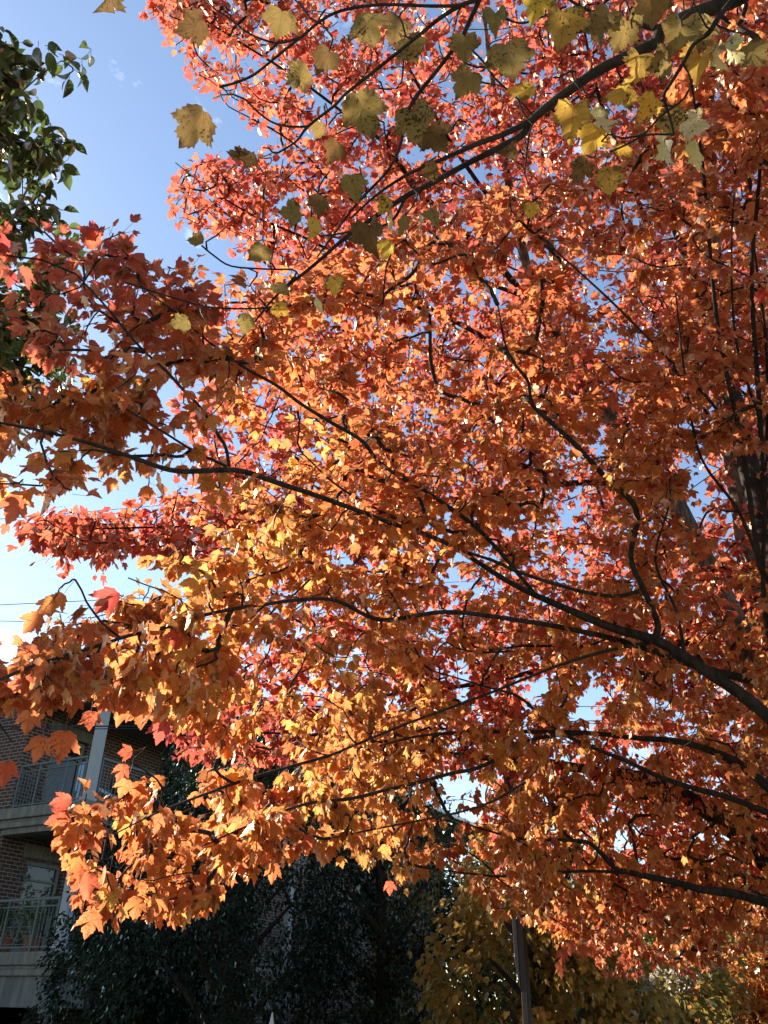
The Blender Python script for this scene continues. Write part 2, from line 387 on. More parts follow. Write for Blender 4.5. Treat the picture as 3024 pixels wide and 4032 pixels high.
def brick_mat():
    m, nt, out = new_mat('brick'); g = NG(nt); b = g.n('ShaderNodeBsdfPrincipled')
    tc = g.n('ShaderNodeTexCoord'); sx = g.n('ShaderNodeSeparateXYZ'); g.l(tc.outputs['Object'], sx.inputs[0])
    cx = g.n('ShaderNodeCombineXYZ'); g.l(g.math('ADD', sx.outputs[0], sx.outputs[1]), cx.inputs[0]); g.l(sx.outputs[2], cx.inputs[1])
    bt = g.n('ShaderNodeTexBrick'); bt.inputs['Scale'].default_value = 1; bt.inputs['Brick Width'].default_value = .23; bt.inputs['Row Height'].default_value = .083
    bt.inputs['Mortar Size'].default_value = .0075; bt.inputs['Mortar Smooth'].default_value = .2; bt.inputs['Bias'].default_value = -.1
    bt.inputs['Color1'].default_value = (.065, .025, .018, 1); bt.inputs['Color2'].default_value = (.038, .017, .014, 1); bt.inputs['Mortar'].default_value = (.34, .30, .26, 1)
    g.l(cx.outputs[0], bt.inputs['Vector'])
    c = g.mix(g.math('MULTIPLY', g.noise(tc.outputs['Object'], 9, 4), .35), bt.outputs[0], (.10, .06, .05))
    g.l(c, b.inputs['Base Color']); b.inputs['Roughness'].default_value = .9
    bp = g.n('ShaderNodeBump'); bp.inputs['Strength'].default_value = .6; bp.inputs['Distance'].default_value = .01; bp.invert = True
    g.l(bt.outputs['Fac'], bp.inputs['Height']); g.l(bp.outputs[0], b.inputs['Normal']); g.l(b.outputs[0], out.inputs[0]); return m
def stone_mat(name, c):
    m, nt, out = new_mat(name); g = NG(nt); b = g.n('ShaderNodeBsdfPrincipled'); tc = g.n('ShaderNodeTexCoord')
    mp = g.n('ShaderNodeMapping'); mp.inputs['Scale'].default_value = (3, 3, .5); g.l(tc.outputs['Object'], mp.inputs[0])
    st = g.ramp(g.noise(mp.outputs[0], 2.2, 6, .65), [(.42, .62), (.62, 1.0)]); n = g.noise(tc.outputs['Object'], 40, 4)
    cc = g.mix(1, g.mix(n, tuple(x*.85 for x in c), tuple(min(1, x*1.12) for x in c)), st, 'MULTIPLY')
    g.l(cc, b.inputs['Base Color']); b.inputs['Roughness'].default_value = .85
    bp = g.n('ShaderNodeBump'); bp.inputs['Strength'].default_value = .15; bp.inputs['Distance'].default_value = .01; g.l(n, bp.inputs['Height']); g.l(bp.outputs[0], b.inputs['Normal'])
    g.l(b.outputs[0], out.inputs[0]); return m
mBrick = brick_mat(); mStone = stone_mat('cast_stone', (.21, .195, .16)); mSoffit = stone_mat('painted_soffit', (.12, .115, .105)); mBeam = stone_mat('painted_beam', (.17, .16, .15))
mCol = solid('column_paint', (.29, .30, .305), .5, .1, 20, .1); mRail = solid('rail_paint', (.075, .10, .09), .5); mFrame = solid('door_frame_paint', (.16, .17, .16), .6)
mRoof = solid('metal_roof', (.10, .20, .20), .35, .1, 8, .2, .3); mWhite = solid('gutter_paint', (.72, .74, .76), .5)
mGlass, _nt, _o = new_mat('dark_glass'); _b = _nt.nodes.new('ShaderNodeBsdfPrincipled'); _b.inputs['Base Color'].default_value = (.012, .014, .016, 1); _b.inputs['Roughness'].default_value = .08; _nt.links.new(_b.outputs[0], _o.inputs[0])

DB = 20.0
O = at_h(222, 3747, DB); Z0 = O.z; Z1 = Z0+2.93; Z2 = Z1+2.42
B = empty('brick_apartment_building', (O.x, O.y, 0), 'dark brick apartment building with pale stone bands, corner balconies and metal roof', 'building', rz=-R(29))
WX = -2.45; L = 24
def mb(*boxes):
    m = MB()
    for b in boxes: m.box(*b)
    return m
# walls: street wall (plane y=0) and long wall set back behind the balconies (plane x=WX)
D1, D2 = (.85, 1.95), (5.6, 6.9)
w = MB()
w.box(-9, 0.02, 0, WX, .42, Z2+.3)
for z0, z1 in ((0, Z0-.5), (Z0-.5, Z1-.35), (Z1-.35, Z2+.3)):
    hd = z0+(2.35 if z0 < 1 else 2.5); ys = [.42]
    for a, b in (D1, D2): ys += [a, b]
    ys.append(L)
    for i in range(0, len(ys)-1):
        if i % 2 == 0: w.box(WX-.35, ys[i], z0, WX, ys[i+1], z1)
        else: w.box(WX-.35, ys[i], hd-.02, WX, ys[i+1], z1)
w.box(-9, L-.35, 0, WX-.35, L, Z2+.3); w.box(-9, .42, 0, -8.65, L-.35, Z2+.3)
w.build('wall', mBrick, B)
for fl, zf in (('low', Z0), ('high', Z1)):
    for a, b in (D1, D2):
        hd = zf+2.0; d = MB()
        d.box(WX-.2, a+.02, zf, WX-.08, a+.11, hd); d.box(WX-.2, b-.11, zf, WX-.08, b-.02, hd); d.box(WX-.2, a+.11, hd-.12, WX-.08, b-.11, hd); d.box(WX-.19, a+.11, zf+.02, WX-.09, b-.11, zf+.16)
        d.box(WX-.19, a+.11, zf+1.55, WX-.09, b-.11, zf+1.6)
        dd = d.build('balcony_door', mFrame, B, .008)
        mb((WX-.17, a+.10, zf+.1, WX-.13, b-.10, hd-.1)).build('glass', mGlass, dd)
        mb((WX-.34, a-.18, hd+.02, WX+.035, b+.18, hd+.30)).build('lintel', mStone, B, .01)
# stone slabs: stepped edge
def slab(zt, name, deep):
    s = MB(); s.box(-9, -.16, zt-.24, .20, 0.02, zt); s.box(WX, 0.02, zt-.24, .20, 8.6, zt)
    s.box(-9, -.09, zt-.31, .12, 0.02, zt-.24); s.box(WX, 0.02, zt-.31, .12, 8.5, zt-.24)
    s.box(-9, -.12, zt-.43, .16, 0.02, zt-.31); s.box(WX, .02, zt-.43, .16, 8.55, zt-.31)
    o = s.build(name, mStone, B, .02)
    b = MB(); zb = zt-.43-(.55 if deep else .13)
    b.box(WX+.0, -.05, zb, .06, .30, zt-.43); b.box(-.28, .30, zb, .06, 8.4, zt-.43)
    if deep: b.box(-9, -.05, zb, WX, .02, zt-.43)
    b.build('edge_beam', mBeam if deep else mStone, B, .015)
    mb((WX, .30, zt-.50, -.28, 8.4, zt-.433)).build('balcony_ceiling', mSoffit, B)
slab(Z0, 'balcony_slab', True); slab(Z1, 'balcony_slab', False)
# columns
for zf, zt in ((Z0, Z1-.56), (Z1, Z2), (0, Z0-.98)):
    for y in (.02, 8.1):
        c = MB(); h = .115; c.box(-.16, y-.02, zf, .05, y+.19, zt)
        c.box(-.195, y-.055, zf, .085, y+.225, zf+.10); c.box(-.19, y-.05, zt-.09, .08, y+.22, zt-.001)
        c.build('column', mCol if zf else mBeam, B, .02)
# railings
def railing(zf, along, a, b, at_, motif):
    def P(t, z, o=0): return (t, at_+o, z) if along == 'x' else (at_+o, t, z)
    def bx(t0, t1, z0, z1, th=.02):
        m = MB(); p, q = P(t0, z0, -th), P(t1, z1, th); m.box(min(p[0], q[0]), min(p[1], q[1]), z0, max(p[0], q[0]), max(p[1], q[1]), z1); return m
    rz = zf+.05
    root = bx(a, b, rz+.93, rz+.98, .03).build('railing', mRail, B)
    bx(a, b, rz+.80, rz+.825).build('rail', mRail, root); bx(a, b, rz+.03, rz+.06).build('rail', mRail, root)
    ms, me_ = motif
    posts = [a+.03, ms, me_] + ([b-.03] if b-me_ > .4 else [])
    for p_ in posts: bx(p_-.022, p_+.022, zf, rz+.93, .022).build('post', mRail, root)
    t = a+.03+.105
    while t < b-.05:
        if all(abs(t-p_) > .05 for p_ in posts) and not (ms < t < me_): bx(t-.008, t+.008, rz+.06, rz+.80, .008).build('baluster', mRail, root)
        t += .105
    m = MB(); c = (ms+me_)/2; zc = rz+.43; rw = min(.26, (me_-ms)/2-.08); n = 28
    for i in range(n):
        a0, a1 = 2*PI*i/n, 2*PI*(i+1)/n
        m.bar(P(c+rw*math.cos(a0), zc+rw*math.sin(a0)), P(c+rw*math.cos(a1), zc+rw*math.sin(a1)), .010)
    for i in range(8):
        aa = PI*i/4; ex = .37/max(abs(math.cos(aa)), abs(math.sin(aa))) if i % 2 == 0 else min((me_-ms)/2, .34)*1.35
        ex = min(ex, ((me_-ms)/2-.02)/max(abs(math.cos(aa)), .01)) if abs(math.cos(aa)) > .1 else ex
        m.bar(P(c, zc), P(c+ex*math.cos(aa), zc+ex*math.sin(aa)), .008)
    for zz in (zc-.33, zc+.33): m.bar(P(ms, zz), P(me_, zz), .009)
    m.build('wheel_ornament', mRail, root)
for zf in (Z0, Z1):
    railing(zf, 'x', WX+.02, -.21, .06, (-1.75, -.85))
    railing(zf, 'y', .30, 8.08, -.05, (2.1, 3.0))
# top: beam, soffit, gutter, metal roof
e = MB(); e.box(WX+.0, 0.0, Z2, .09, .35, Z2+.30); e.box(-.3, .35, Z2, .09, 8.4, Z2+.30); e.build('eave_beam', mStone, B, .02)
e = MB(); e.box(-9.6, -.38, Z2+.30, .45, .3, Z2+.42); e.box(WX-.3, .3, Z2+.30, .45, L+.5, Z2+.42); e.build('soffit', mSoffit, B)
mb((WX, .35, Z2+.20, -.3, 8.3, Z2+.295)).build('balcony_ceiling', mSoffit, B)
g_ = MB(); g_.box(-9.7, -.52, Z2+.40, .59, -.385, Z2+.56); g_.box(.455, -.385, Z2+.40, .59, L+.6, Z2+.56); g_.build('gutter', mWhite, B, .03)
r_ = MB(); zr = Z2+.50; rh = 2.0; hx = -4.5; r_.poly([(.52, -.45, zr), (.52, L+.5, zr), (-9.6, L+.5, zr), (-9.6, -.45, zr), (hx, 5.2, zr+rh), (hx, L-4.5, zr+rh)], [(0, 1, 5, 4), (1, 2, 5), (2, 3, 4, 5), (3, 0, 4), (3, 2, 1, 0)])
rf = r_.build('roof', mRoof, B)
sm = MB()
for i in range(54):
    y = -.3+i*.45
    if 5.2 < y < L-4.5: f = 1
    elif y <= 5.2: f = (y+.45)/5.65
    else: f = (L+.5-y)/5.0
    if f > .03: sm.bar((.52, y, zr+.015), (.52+(hx-.52)*f, y, zr+rh*f+.015), .018, 4)
for i in range(22):
    x = .3-i*.45; f = (x-.52)/(hx-.52) if x > hx else (x+16.6)/(hx+16.6)
    if f > .03: sm.bar((x, -.45, zr+.015), (x, -.45+5.65*f, zr+rh*f+.015), .018, 4)
sm.build('roof_seams', mRoof, rf)
# things on the balconies (building local -> world)
Bm = Matrix.Translation((O.x, O.y, 0)) @ Matrix.Rotation(-R(29), 4, 'Z')
def W(x, y, z): return Bm @ Vector((x, y, z))
def thing(name, xyz, label, cat, rz=0, group=None): return empty(name, W(*xyz), label, cat, rz-R(29), group)
ch = thing('patio_chair', (-1.0, .75, Z1), 'pale blue high backed patio chair behind the upper balcony railing', 'chair', R(-70))
mBlue = solid('blue_fabric', (.34, .55, .75), .8, .1, 40, .1); mMet = solid('dark_metal', (.03, .03, .03), .5)
c = MB(); n = 10; pts = []
for i in range(n+1): t = PI*i/n; pts.append((-.33*math.cos(t), .95+.16*math.sin(t)))
pr = [(-.33, .38)] + pts + [(.33, .38)]
V = [(x, -.02, z) for x, z in pr]+[(x, .05, z) for x, z in pr]; k = len(pr)
c.poly(V, [tuple(range(k)), tuple(reversed(range(k, 2*k)))]+[(i, k+i, k+(i+1) % k, (i+1) % k) for i in range(k)]); c.build('backrest', mBlue, ch, .02)
mb((-.33, .05, .36, .33, .62, .44)).build('seat', mBlue, ch, .02); mb((-.33, .051, .10, .33, .10, .355)).build('skirt', mBlue, ch)
for x in (-.29, .29):
    for y in (.03, .57): mb((x-.02, y-.02, 0, x+.02, y+.02, .36)).build('leg', mMet, ch)
gr = thing('kettle_grill', (-.95, 1.9, Z1), 'black round kettle grill on the upper balcony behind the corner column', 'grill')
k_ = MB(); k_.lathe([(.05, .58), (.20, .62), (.28, .74), (.29, .82)], (0, 0, 0)); k_.build('bowl', mMet, gr)
k_ = MB(); k_.lathe([(.295, .825), (.27, .93), (.17, 1.02), (.03, 1.05)], (0, 0, 0)); k_.build('lid', mMet, gr)
for i in range(3):
    k_ = MB(); t = i*2.1; k_.bar((.3*math.cos(t), .3*math.sin(t), 0), (.12*math.cos(t), .12*math.sin(t), .64), .012); k_.build('leg', mMet, gr)
mTerra = solid('terracotta', (.26, .09, .055), .8, .1, 30); mSoil = solid('soil', (.03, .02, .015), 1)
mStem = solid('plant_stem', (.14, .13, .08), .8)
def potted(x, y, rp, hp, hpl, nst, colr, label, droop):
    p = thing('potted_plant', (x, y, Z0), label, 'plant', random.uniform(0, 6))
    m = MB(); m.lathe([(rp*.7, 0), (rp*.95, hp*.85), (rp*1.08, hp*.86), (rp*1.08, hp)], (0, 0, 0)); m.build('pot', mTerra, p, .004)
    m = MB(); m.lathe([(rp*.9, hp+.002), (rp*.5, hp+.02)], (0, 0, 0)); m.build('soil', mSoil, p)
    A, Bb, pos, tip, nor = [], [], [], [], []
    for s in range(nst):
        d = np.array([random.gauss(0, .28), random.gauss(0, .28), 1.]); q = np.array([random.uniform(-.5, .5)*rp, random.uniform(-.5, .5)*rp, hp]); n = 9
        for i in range(n):
            d = d+np.array([random.gauss(0, .12), random.gauss(0, .12), -droop*i/n]); d /= np.linalg.norm(d); q2 = q+d*hpl/n*random.uniform(.8, 1.2)
            A.append(q); Bb.append(q2)
            if i > 1:
                for _ in range(6):
                    a = np.array([random.gauss(0, 1), random.gauss(0, 1), random.gauss(-.2, .5)]); pos.append(q2+a*.02); tip.append(a); nor.append([random.gauss(0, .5), random.gauss(0, .5), 1])
            q = q2
    A, Bb = np.array(A), np.array(Bb); n = len(A)
    for s in range(nst):
        PP = np.vstack([A[s*9:s*9+1], Bb[s*9:s*9+9]]); o1 = tube('stem', PP, np.linspace(.006, .003, 10), mStem, None, 5, 0); o1.parent = p
    c_ = np.array(colr)*(1+rng.normal(size=(len(pos), 1))*.25); sz = rng.uniform(.05, .10, len(pos))
    o2 = leaves('foliage', T_oval, np.array(pos), np.array(tip), np.array(nor, float), sz, np.clip(c_, .01, 1), MAT['dark'], None, False); o2.parent = p
potted(-.55, .45, .17, .30, 1.0, 5, (.10, .12, .05), 'spindly potted plant in terracotta pot beside the lower balcony column', .1)
potted(-1.35, .5, .20, .34, 1.65, 7, (.10, .095, .07), 'tall dry leafy potted plant in front of the lower balcony door', .15)
potted(-2.05, .42, .19, .32, .9, 7, (.11, .15, .05), 'low green potted plant at the brick end of the lower balcony', .4)
tr = thing('trellis', (-1.3, .20, Z0), 'green triangular trellis with climbing vine leaning inside the lower railing', 'trellis')
m = MB(); m.bar((-.30, 0, .02), (0, 0, 1.0), .014); m.bar((.30, 0, .02), (0, 0, 1.0), .014); m.bar((-.18, 0, .40), (.18, 0, .40), .010); m.build('frame', solid('vine_green', (.16, .20, .11), .8), tr)
pos = rng.normal(size=(260, 3))*np.array([.30, .05, .10])+np.array([0, 0, .80]); cc = np.array([.16, .20, .06])*(1+rng.normal(size=(260, 1))*.3)
o2 = leaves('vine_leaves', T_oval, pos, rng.normal(size=(260, 3)), rng.normal(size=(260, 3)), rng.uniform(.05, .09, 260), np.clip(cc, .01, 1), MAT['dark'], None, False); o2.parent = tr

# unseen block added left of the frame to shade the evergreens
sh = Vector((sund.x, sund.y, 0)).normalized(); sp = Vector((-sh.y, sh.x, 0)); sp = -sp if sp.y < 0 else sp
tb = sh*27.5+sp*2.5
TB = empty('unseen_shade_block', (tb.x, tb.y, 0), 'unseen five storey brick block added left of the balcony building to cast shade', 'building', math.atan2(sp.y, sp.x))
m = MB(); m.box(0, 0, 0, 9.3, 10, 15.0); m.build('wall', mBrick, TB)
for k in range(5): mb((-.12, -.12, k*2.95+2.5, 9.42, 10.12, k*2.95+2.8)).build('stone_band', mStone, TB, .01)
for k in range(5):
    for j in range(3):
        x = 1.6+j*3.05; w_ = mb((x-.6, -.05, k*2.95+.9, x+.6, .0, k*2.95+2.3)).build('window', mWhite, TB); mb((x-.52, -.07, k*2.95+.98, x+.52, -.052, k*2.95+2.22)).build('pane', mGlass, w_)

# neighbouring house glimpsed through the leaves
hp = at_h(1330, 3400, 46)
H = empty('distant_house', (hp.x, hp.y, 0), 'distant house with grey gable and teal metal roof seen through the middle leaves', 'house', R(14))
m = MB(); m.box(-4, 0, 0, 4, 9, 12.5); m.build('wall', mBeam, H)
m = MB(); m.poly([(-4.4, -.4, 12.4), (4.4, -.4, 12.4), (4.4, 9.4, 12.4), (-4.4, 9.4, 12.4), (0, -.4, 15.2), (0, 9.4, 15.2)], [(0, 1, 4), (2, 3, 5), (1, 2, 5, 4), (3, 0, 4, 5), (3, 2, 1, 0)]); m.build('roof', mRoof, H)
for x in (-2.5, .0, 2.5):
    for z in (2.6, 6, 9.4):
        w_ = mb((x-.6, -.06, z-.9, x+.6, .0, z+.9)).build('window', mWhite, H); mb((x-.5, -.075, z-.8, x+.5, -.062, z+.8)).build('pane', mGlass, w_)

# cables
mCab = solid('cable', (.02, .02, .022), .6)
def cable(pa, pb, r, sag, label):
    A, Bq = Vector(pa), Vector(pb); P = [A.lerp(Bq, t/30)-Vector((0, 0, sag*4*(t/30)*(1-t/30))) for t in range(31)]
    tag(tube('overhead_cable', P, [r]*31, mCab, None, 6, 0), label, 'cable', 'overhead cables')
def cable2(x0, y0, x1, y1, h0, h1, r, sag, label):
    a, c = at_h(x0, y0, h0), at_h(x1, y1, h1); cable(a-(c-a)*2.5, c+(c-a)*2.5, r, sag, label)
cable2(0, 2840, 1000, 2838, 16, 17.5, .013, .1, 'thick black cable crossing in front of the upper balcony column')
cable2(0, 2850, 1000, 2848, 16, 17.5, .009, .1, 'thin black cable just beside the thick cable in front of the balcony')
cable2(0, 2035, 900, 1960, 30, 33, .012, .1, 'highest thin cable in the sky left of the maple')
cable2(0, 2372, 900, 2330, 30, 33, .014, .1, 'straight cable in the sky just above the left cloud wisps')
cable2(0, 2430, 900, 2450, 30, 33, .012, .15, 'wavy lower cable in the sky over the building roof')
cable2(1400, 2765, 2600, 2775, 34, 34, .014, .1, 'cable in the bright gap under the big right hand limb')
# ================================================================= trees
MASKPTS = None
def sample(poly, n, rfun, rvar, margin=None, holes=(), clump_s=None, clump_t=-9):
    xs, ys = zip(*poly); out = []; got = 0
    while got < n:
        m = (n-got)*3+50; px = rng.uniform(min(xs), max(xs), m); py = rng.uniform(min(ys), max(ys), m)
        k = inpoly(px, py, poly)
        for hx, hy, hr in holes: k &= ((px-hx)**2+(py-hy)**2 > (hr*rng.uniform(.7, 1.15, m))**2)
        px, py = px[k], py[k]; r = rfun(px, py)*(1+rng.uniform(rvar[0], rvar[1], len(px))); P = at_np(px, py, r)
        if clump_s: kk = clump(P, clump_s) > clump_t; P, px, py = P[kk], px[kk], py[kk]
        out.append(np.column_stack([P, px, py])); got += len(P)
    return np.concatenate(out)[:n]

def limb_pts(pts, per=6):
    P = [at(x, y, r) for x, y, r, w in pts]; C = catmull(P, per); Rr = catmull([(w*.38*r/FPX, 0, 0) for x, y, r, w in pts], per)[:, 0]
    return C, np.maximum(Rr, .002)

# ---- near orange maple -------------------------------------------------
RM = [(0, 900, 3.3), (300, 1400, 2.9), (100, 2000, 2.6), (100, 2700, 2.5), (650, 2500, 3.0), (300, 3300, 3.4), (900, 3300, 4.1), (1300, 1900, 4.3), (1700, 2900, 5.0),
      (1900, 3400, 6.0), (2300, 2400, 5.0), (2600, 1800, 4.8), (3000, 1000, 4.6), (2600, 3400, 6.8), (3000, 3600, 7.6), (1500, 1200, 4.7), (2300, 900, 5.3), (2500, 3900, 7.4), (700, 1800, 3.1), (1300, 2600, 4.6)]
def rM(x, y): return idw(x, y, RM)
MT = at_h(3520, 3600, 6.6)
OM = empty('orange_maple_tree', (MT.x, MT.y, 0), 'nearest maple with large orange and golden leaves whose dark limbs spread in from the right', 'tree')
wM = Wood()
def T(name, P, rad, mat, parent, wood=None, k=10, bumpy=.05):
    o = tube(name, P, rad, mat, parent, k, bumpy)
    if wood: wood.limb(P)
    return o
tr0 = np.array([[MT.x+.1, MT.y-.1, -.05], [MT.x+.05, MT.y, 1.0], [MT.x, MT.y, 2.2], [MT.x-.05, MT.y+.05, 3.6], [MT.x-.15, MT.y+.05, 5.2], [MT.x-.2, MT.y, 7.2], [MT.x-.5, MT.y-.2, 9]])
T('trunk', catmull(tr0, 6), np.interp(np.linspace(0, 1, 37), [0, .1, .5, 1], [.30, .20, .14, .03]), MAT['bark_dark'], OM, wM, 16)
tk = lambda z: tuple(np.array([MT.x, MT.y, z]))
LM = [
 ([(3060, 2850, 5.3, 62), (2900, 2720, 5.2, 58), (2700, 2590, 5.1, 54), (2580, 2520, 5.0, 50), (2430, 2478, 4.95, 44), (2260, 2410, 4.9, 38), (2020, 2300, 4.7, 28), (1760, 2140, 4.4, 24), (1540, 2060, 4.1, 24), (1300, 1970, 3.8, 26), (1090, 1900, 3.5, 28), (930, 1852, 3.3, 28), (700, 1855, 3.15, 26), (520, 1800, 3.0, 22), (370, 1750, 2.95, 19), (180, 1700, 2.85, 16), (0, 1665, 2.8, 12), (-160, 1640, 2.75, 8)], 2.55),
 ([(2579, 2520, 5.0, 36), (2588, 2450, 4.97, 32), (2533, 2319, 4.9, 28), (2483, 2192, 4.8, 28), (2506, 2009, 4.75, 28), (2369, 1864, 4.65, 27), (2269, 1754, 4.55, 25), (2150, 1645, 4.5, 24), (2095, 1590, 4.5, 20), (2077, 1499, 4.45, 17), (2022, 1426, 4.4, 14), (1986, 1344, 4.35, 11), (1960, 1200, 4.3, 7)], None),
 ([(2515, 2328, 4.9, 20), (2424, 2347, 4.85, 20), (2287, 2328, 4.75, 19), (2077, 2265, 4.6, 18), (1922, 2201, 4.5, 16), (1785, 2155, 4.4, 16), (1585, 2055, 4.2, 15), (1349, 1927, 4.0, 12), (1185, 1780, 3.9, 8)], None),
 ([(2100, 2330, 4.8, 20), (1900, 2100, 4.6, 22), (1700, 1950, 4.3, 22), (1512, 1836, 4.0, 22), (1425, 1736, 3.9, 20), (1303, 1663, 3.8, 20), (1185, 1590, 3.7, 18), (1088, 1517, 3.6, 17), (957, 1444, 3.5, 15), (820, 1344, 3.4, 12), (700, 1240, 3.3, 8), (560, 1130, 3.2, 5)], None),
 ([(902, 1836, 3.3, 18), (889, 1763, 3.28, 18), (857, 1709, 3.25, 18), (784, 1599, 3.2, 17), (729, 1544, 3.15, 16), (656, 1462, 3.1, 14), (547, 1362, 3.05, 12), (420, 1210, 3.0, 10), (300, 1080, 2.95, 7)], None),
 ([(893, 1836, 3.3, 15), (775, 1782, 3.25, 14), (656, 1709, 3.15, 12), (538, 1636, 3.05, 10), (440, 1580, 3.0, 7)], None),
 ([(3060, 2700, 5.6, 46), (2800, 2640, 5.4, 36), (2500, 2540, 5.1, 30), (2260, 2480, 4.9, 26), (1960, 2430, 4.6, 24), (1740, 2410, 4.4, 22), (1500, 2440, 4.2, 22), (1300, 2360, 3.9, 20), (1000, 2385, 3.5, 19), (775, 2429, 3.2, 19), (638, 2474, 3.0, 19), (510, 2502, 2.85, 19), (401, 2538, 2.75, 17), (137, 2620, 2.55, 17), (0, 2675, 2.5, 15), (-200, 2740, 2.45, 9)], 2.7),
 ([(3060, 3215, 6.2, 30), (2880, 3144, 6.0, 26), (2743, 3107, 5.9, 24), (2606, 3062, 5.8, 22), (2469, 2998, 5.6, 20), (2332, 2943, 5.5, 19), (2214, 2888, 5.4, 17), (2132, 2825, 5.3, 16), (2041, 2743, 5.2, 14), (1900, 2700, 5.0, 10), (1700, 2640, 4.8, 7)], 2.3),
 ([(3060, 3130, 6.3, 50), (2970, 3053, 6.2, 44), (2907, 3007, 6.1, 42), (2788, 2952, 6.0, 34), (2651, 2916, 5.9, 28), (2515, 2907, 5.8, 25), (2300, 2885, 5.6, 22), (2058, 2880, 5.4, 20), (1831, 2884, 5.1, 18), (1640, 2900, 5.0, 12), (1450, 2950, 4.8, 7)], 2.4),
 ([(2300, 2886, 5.6, 20), (2114, 2907, 5.4, 20), (1985, 2975, 5.2, 20), (1876, 3025, 5.0, 20), (1785, 3043, 4.9, 19), (1649, 3080, 4.75, 18), (1512, 3112, 4.6, 17), (1384, 3144, 4.4, 17), (1220, 3162, 4.25, 15), (1050, 3220, 4.0, 11), (800, 3330, 3.8, 7)], None),
 ([(3060, 3565, 7.0, 44), (2880, 3517, 6.9, 38), (2770, 3504, 6.8, 34), (2651, 3472, 6.7, 30), (2515, 3444, 6.6, 28), (2424, 3417, 6.5, 24), (2369, 3362, 6.4, 22), (2314, 3317, 6.35, 18), (2223, 3308, 6.2, 15), (2059, 3303, 6.0, 14), (1922, 3271, 5.8, 10), (1785, 3226, 5.6, 7)], 1.85),
 ([(2515, 3440, 6.6, 16), (2300, 3430, 6.4, 14), (2000, 3450, 6.1, 12), (1850, 3440, 5.9, 9), (1700, 3420, 5.7, 6)], None),
 ([(2060, 3085, 5.2, 12), (1950, 3150, 5.1, 12), (1800, 3200, 5.0, 10), (1500, 3260, 4.7, 9), (1300, 3300, 4.5, 6)], None),
 ([(1300, 2975, 4.3, 16), (1000, 3060, 3.9, 15), (800, 3130, 3.7, 13), (620, 3200, 3.5, 9), (420, 3300, 3.4, 6)], None),
 ([(2560, 2530, 5.0, 20), (2400, 2560, 4.9, 17), (2200, 2620, 4.8, 15), (1900, 2740, 4.7, 14), (1600, 2850, 4.6, 13), (1300, 2975, 4.3, 12)], None),
 ([(2990, 2230, 5.0, 24), (2920, 1750, 4.9, 24), (2825, 1275, 4.8, 20), (2770, 675, 4.6, 14), (2720, 300, 4.5, 9), (2690, 0, 4.4, 6)], 3.4),
 ([(3010, 2000, 5.1, 26), (2990, 1600, 5.0, 24), (2960, 1100, 4.9, 20), (2990, 700, 4.8, 16), (3010, 200, 4.7, 10)], 4.0),
 ([(2920, 1750, 4.9, 18), (2780, 1560, 4.8, 15), (2600, 1380, 4.7, 13), (2400, 1180, 4.6, 11), (2180, 980, 4.5, 8)], None),
 ([(2985, 2200, 5.0, 16), (2900, 2000, 4.95, 15), (2760, 1800, 4.9, 13), (2700, 1500, 4.8, 10), (2660, 1150, 4.7, 7)], None),
 ([(2990, 1650, 5.0, 14), (2900, 1350, 4.9, 12), (2880, 1000, 4.8, 10), (2900, 600, 4.7, 7)], None),
 ([(3040, 2600, 5.2, 24), (3005, 2300, 5.1, 22), (3015, 1900, 5.1, 18), (3020, 1400, 5.0, 14), (2960, 900, 4.9, 8)], None),
 ([(2700, 2590, 5.1, 18), (2660, 2400, 5.1, 15), (2580, 2200, 5.0, 12), (2640, 1950, 4.9, 9), (2600, 1700, 4.8, 6)], None),
]
for pts, zt in LM:
    P, rd = limb_pts(pts)
    if zt is not None:
        a = np.array(tk(zt)); b = P[0]; ext = catmull([a, a*.5+b*.5+np.array([0, 0, .12]), b], 4)[:-1]
        rd = np.concatenate([np.linspace(rd[0]*1.35, rd[0]*1.02, len(ext)), rd]); P = np.vstack([ext, P])
    T('limb', P, rd, MAT['bark_dark'], OM, wM, 9, .07)

polyM = [(-250, 660), (60, 740), (250, 850), (400, 770), (460, 880), (540, 950), (600, 1060), (760, 1040), (900, 1110), (1060, 1130), (1300, 1000), (1500, 860), (1900, 800), (2200, 700), (2500, 500), (2700, 300), (3300, 200),
         (3300, 3680), (3050, 3720), (2850, 3720), (2700, 3720), (2560, 3760), (2450, 3690), (2330, 3700), (2200, 3800), (2195, 3740), (2260, 3560), (2130, 3590), (1960, 3600), (1850, 3500), (1750, 3400), (1640, 3390), (1560, 3470), (1500, 3390),
         (1400, 3340), (1240, 3330), (1100, 3370), (900, 3460), (820, 3560), (640, 3600), (520, 3540), (400, 3610), (300, 3520), (270, 3330), (220, 3200), (330, 3120), (480, 3160), (560, 3060), (700, 3080), (860, 3010), (860, 2870), (700, 2790), (520, 2740), (380, 2650), (-250, 2790),
         (-250, 2540), (150, 2510), (230, 2410), (380, 2380), (450, 2290), (600, 2270), (600, 2200), (640, 2020), (300, 1960), (60, 1930), (-250, 1850)]
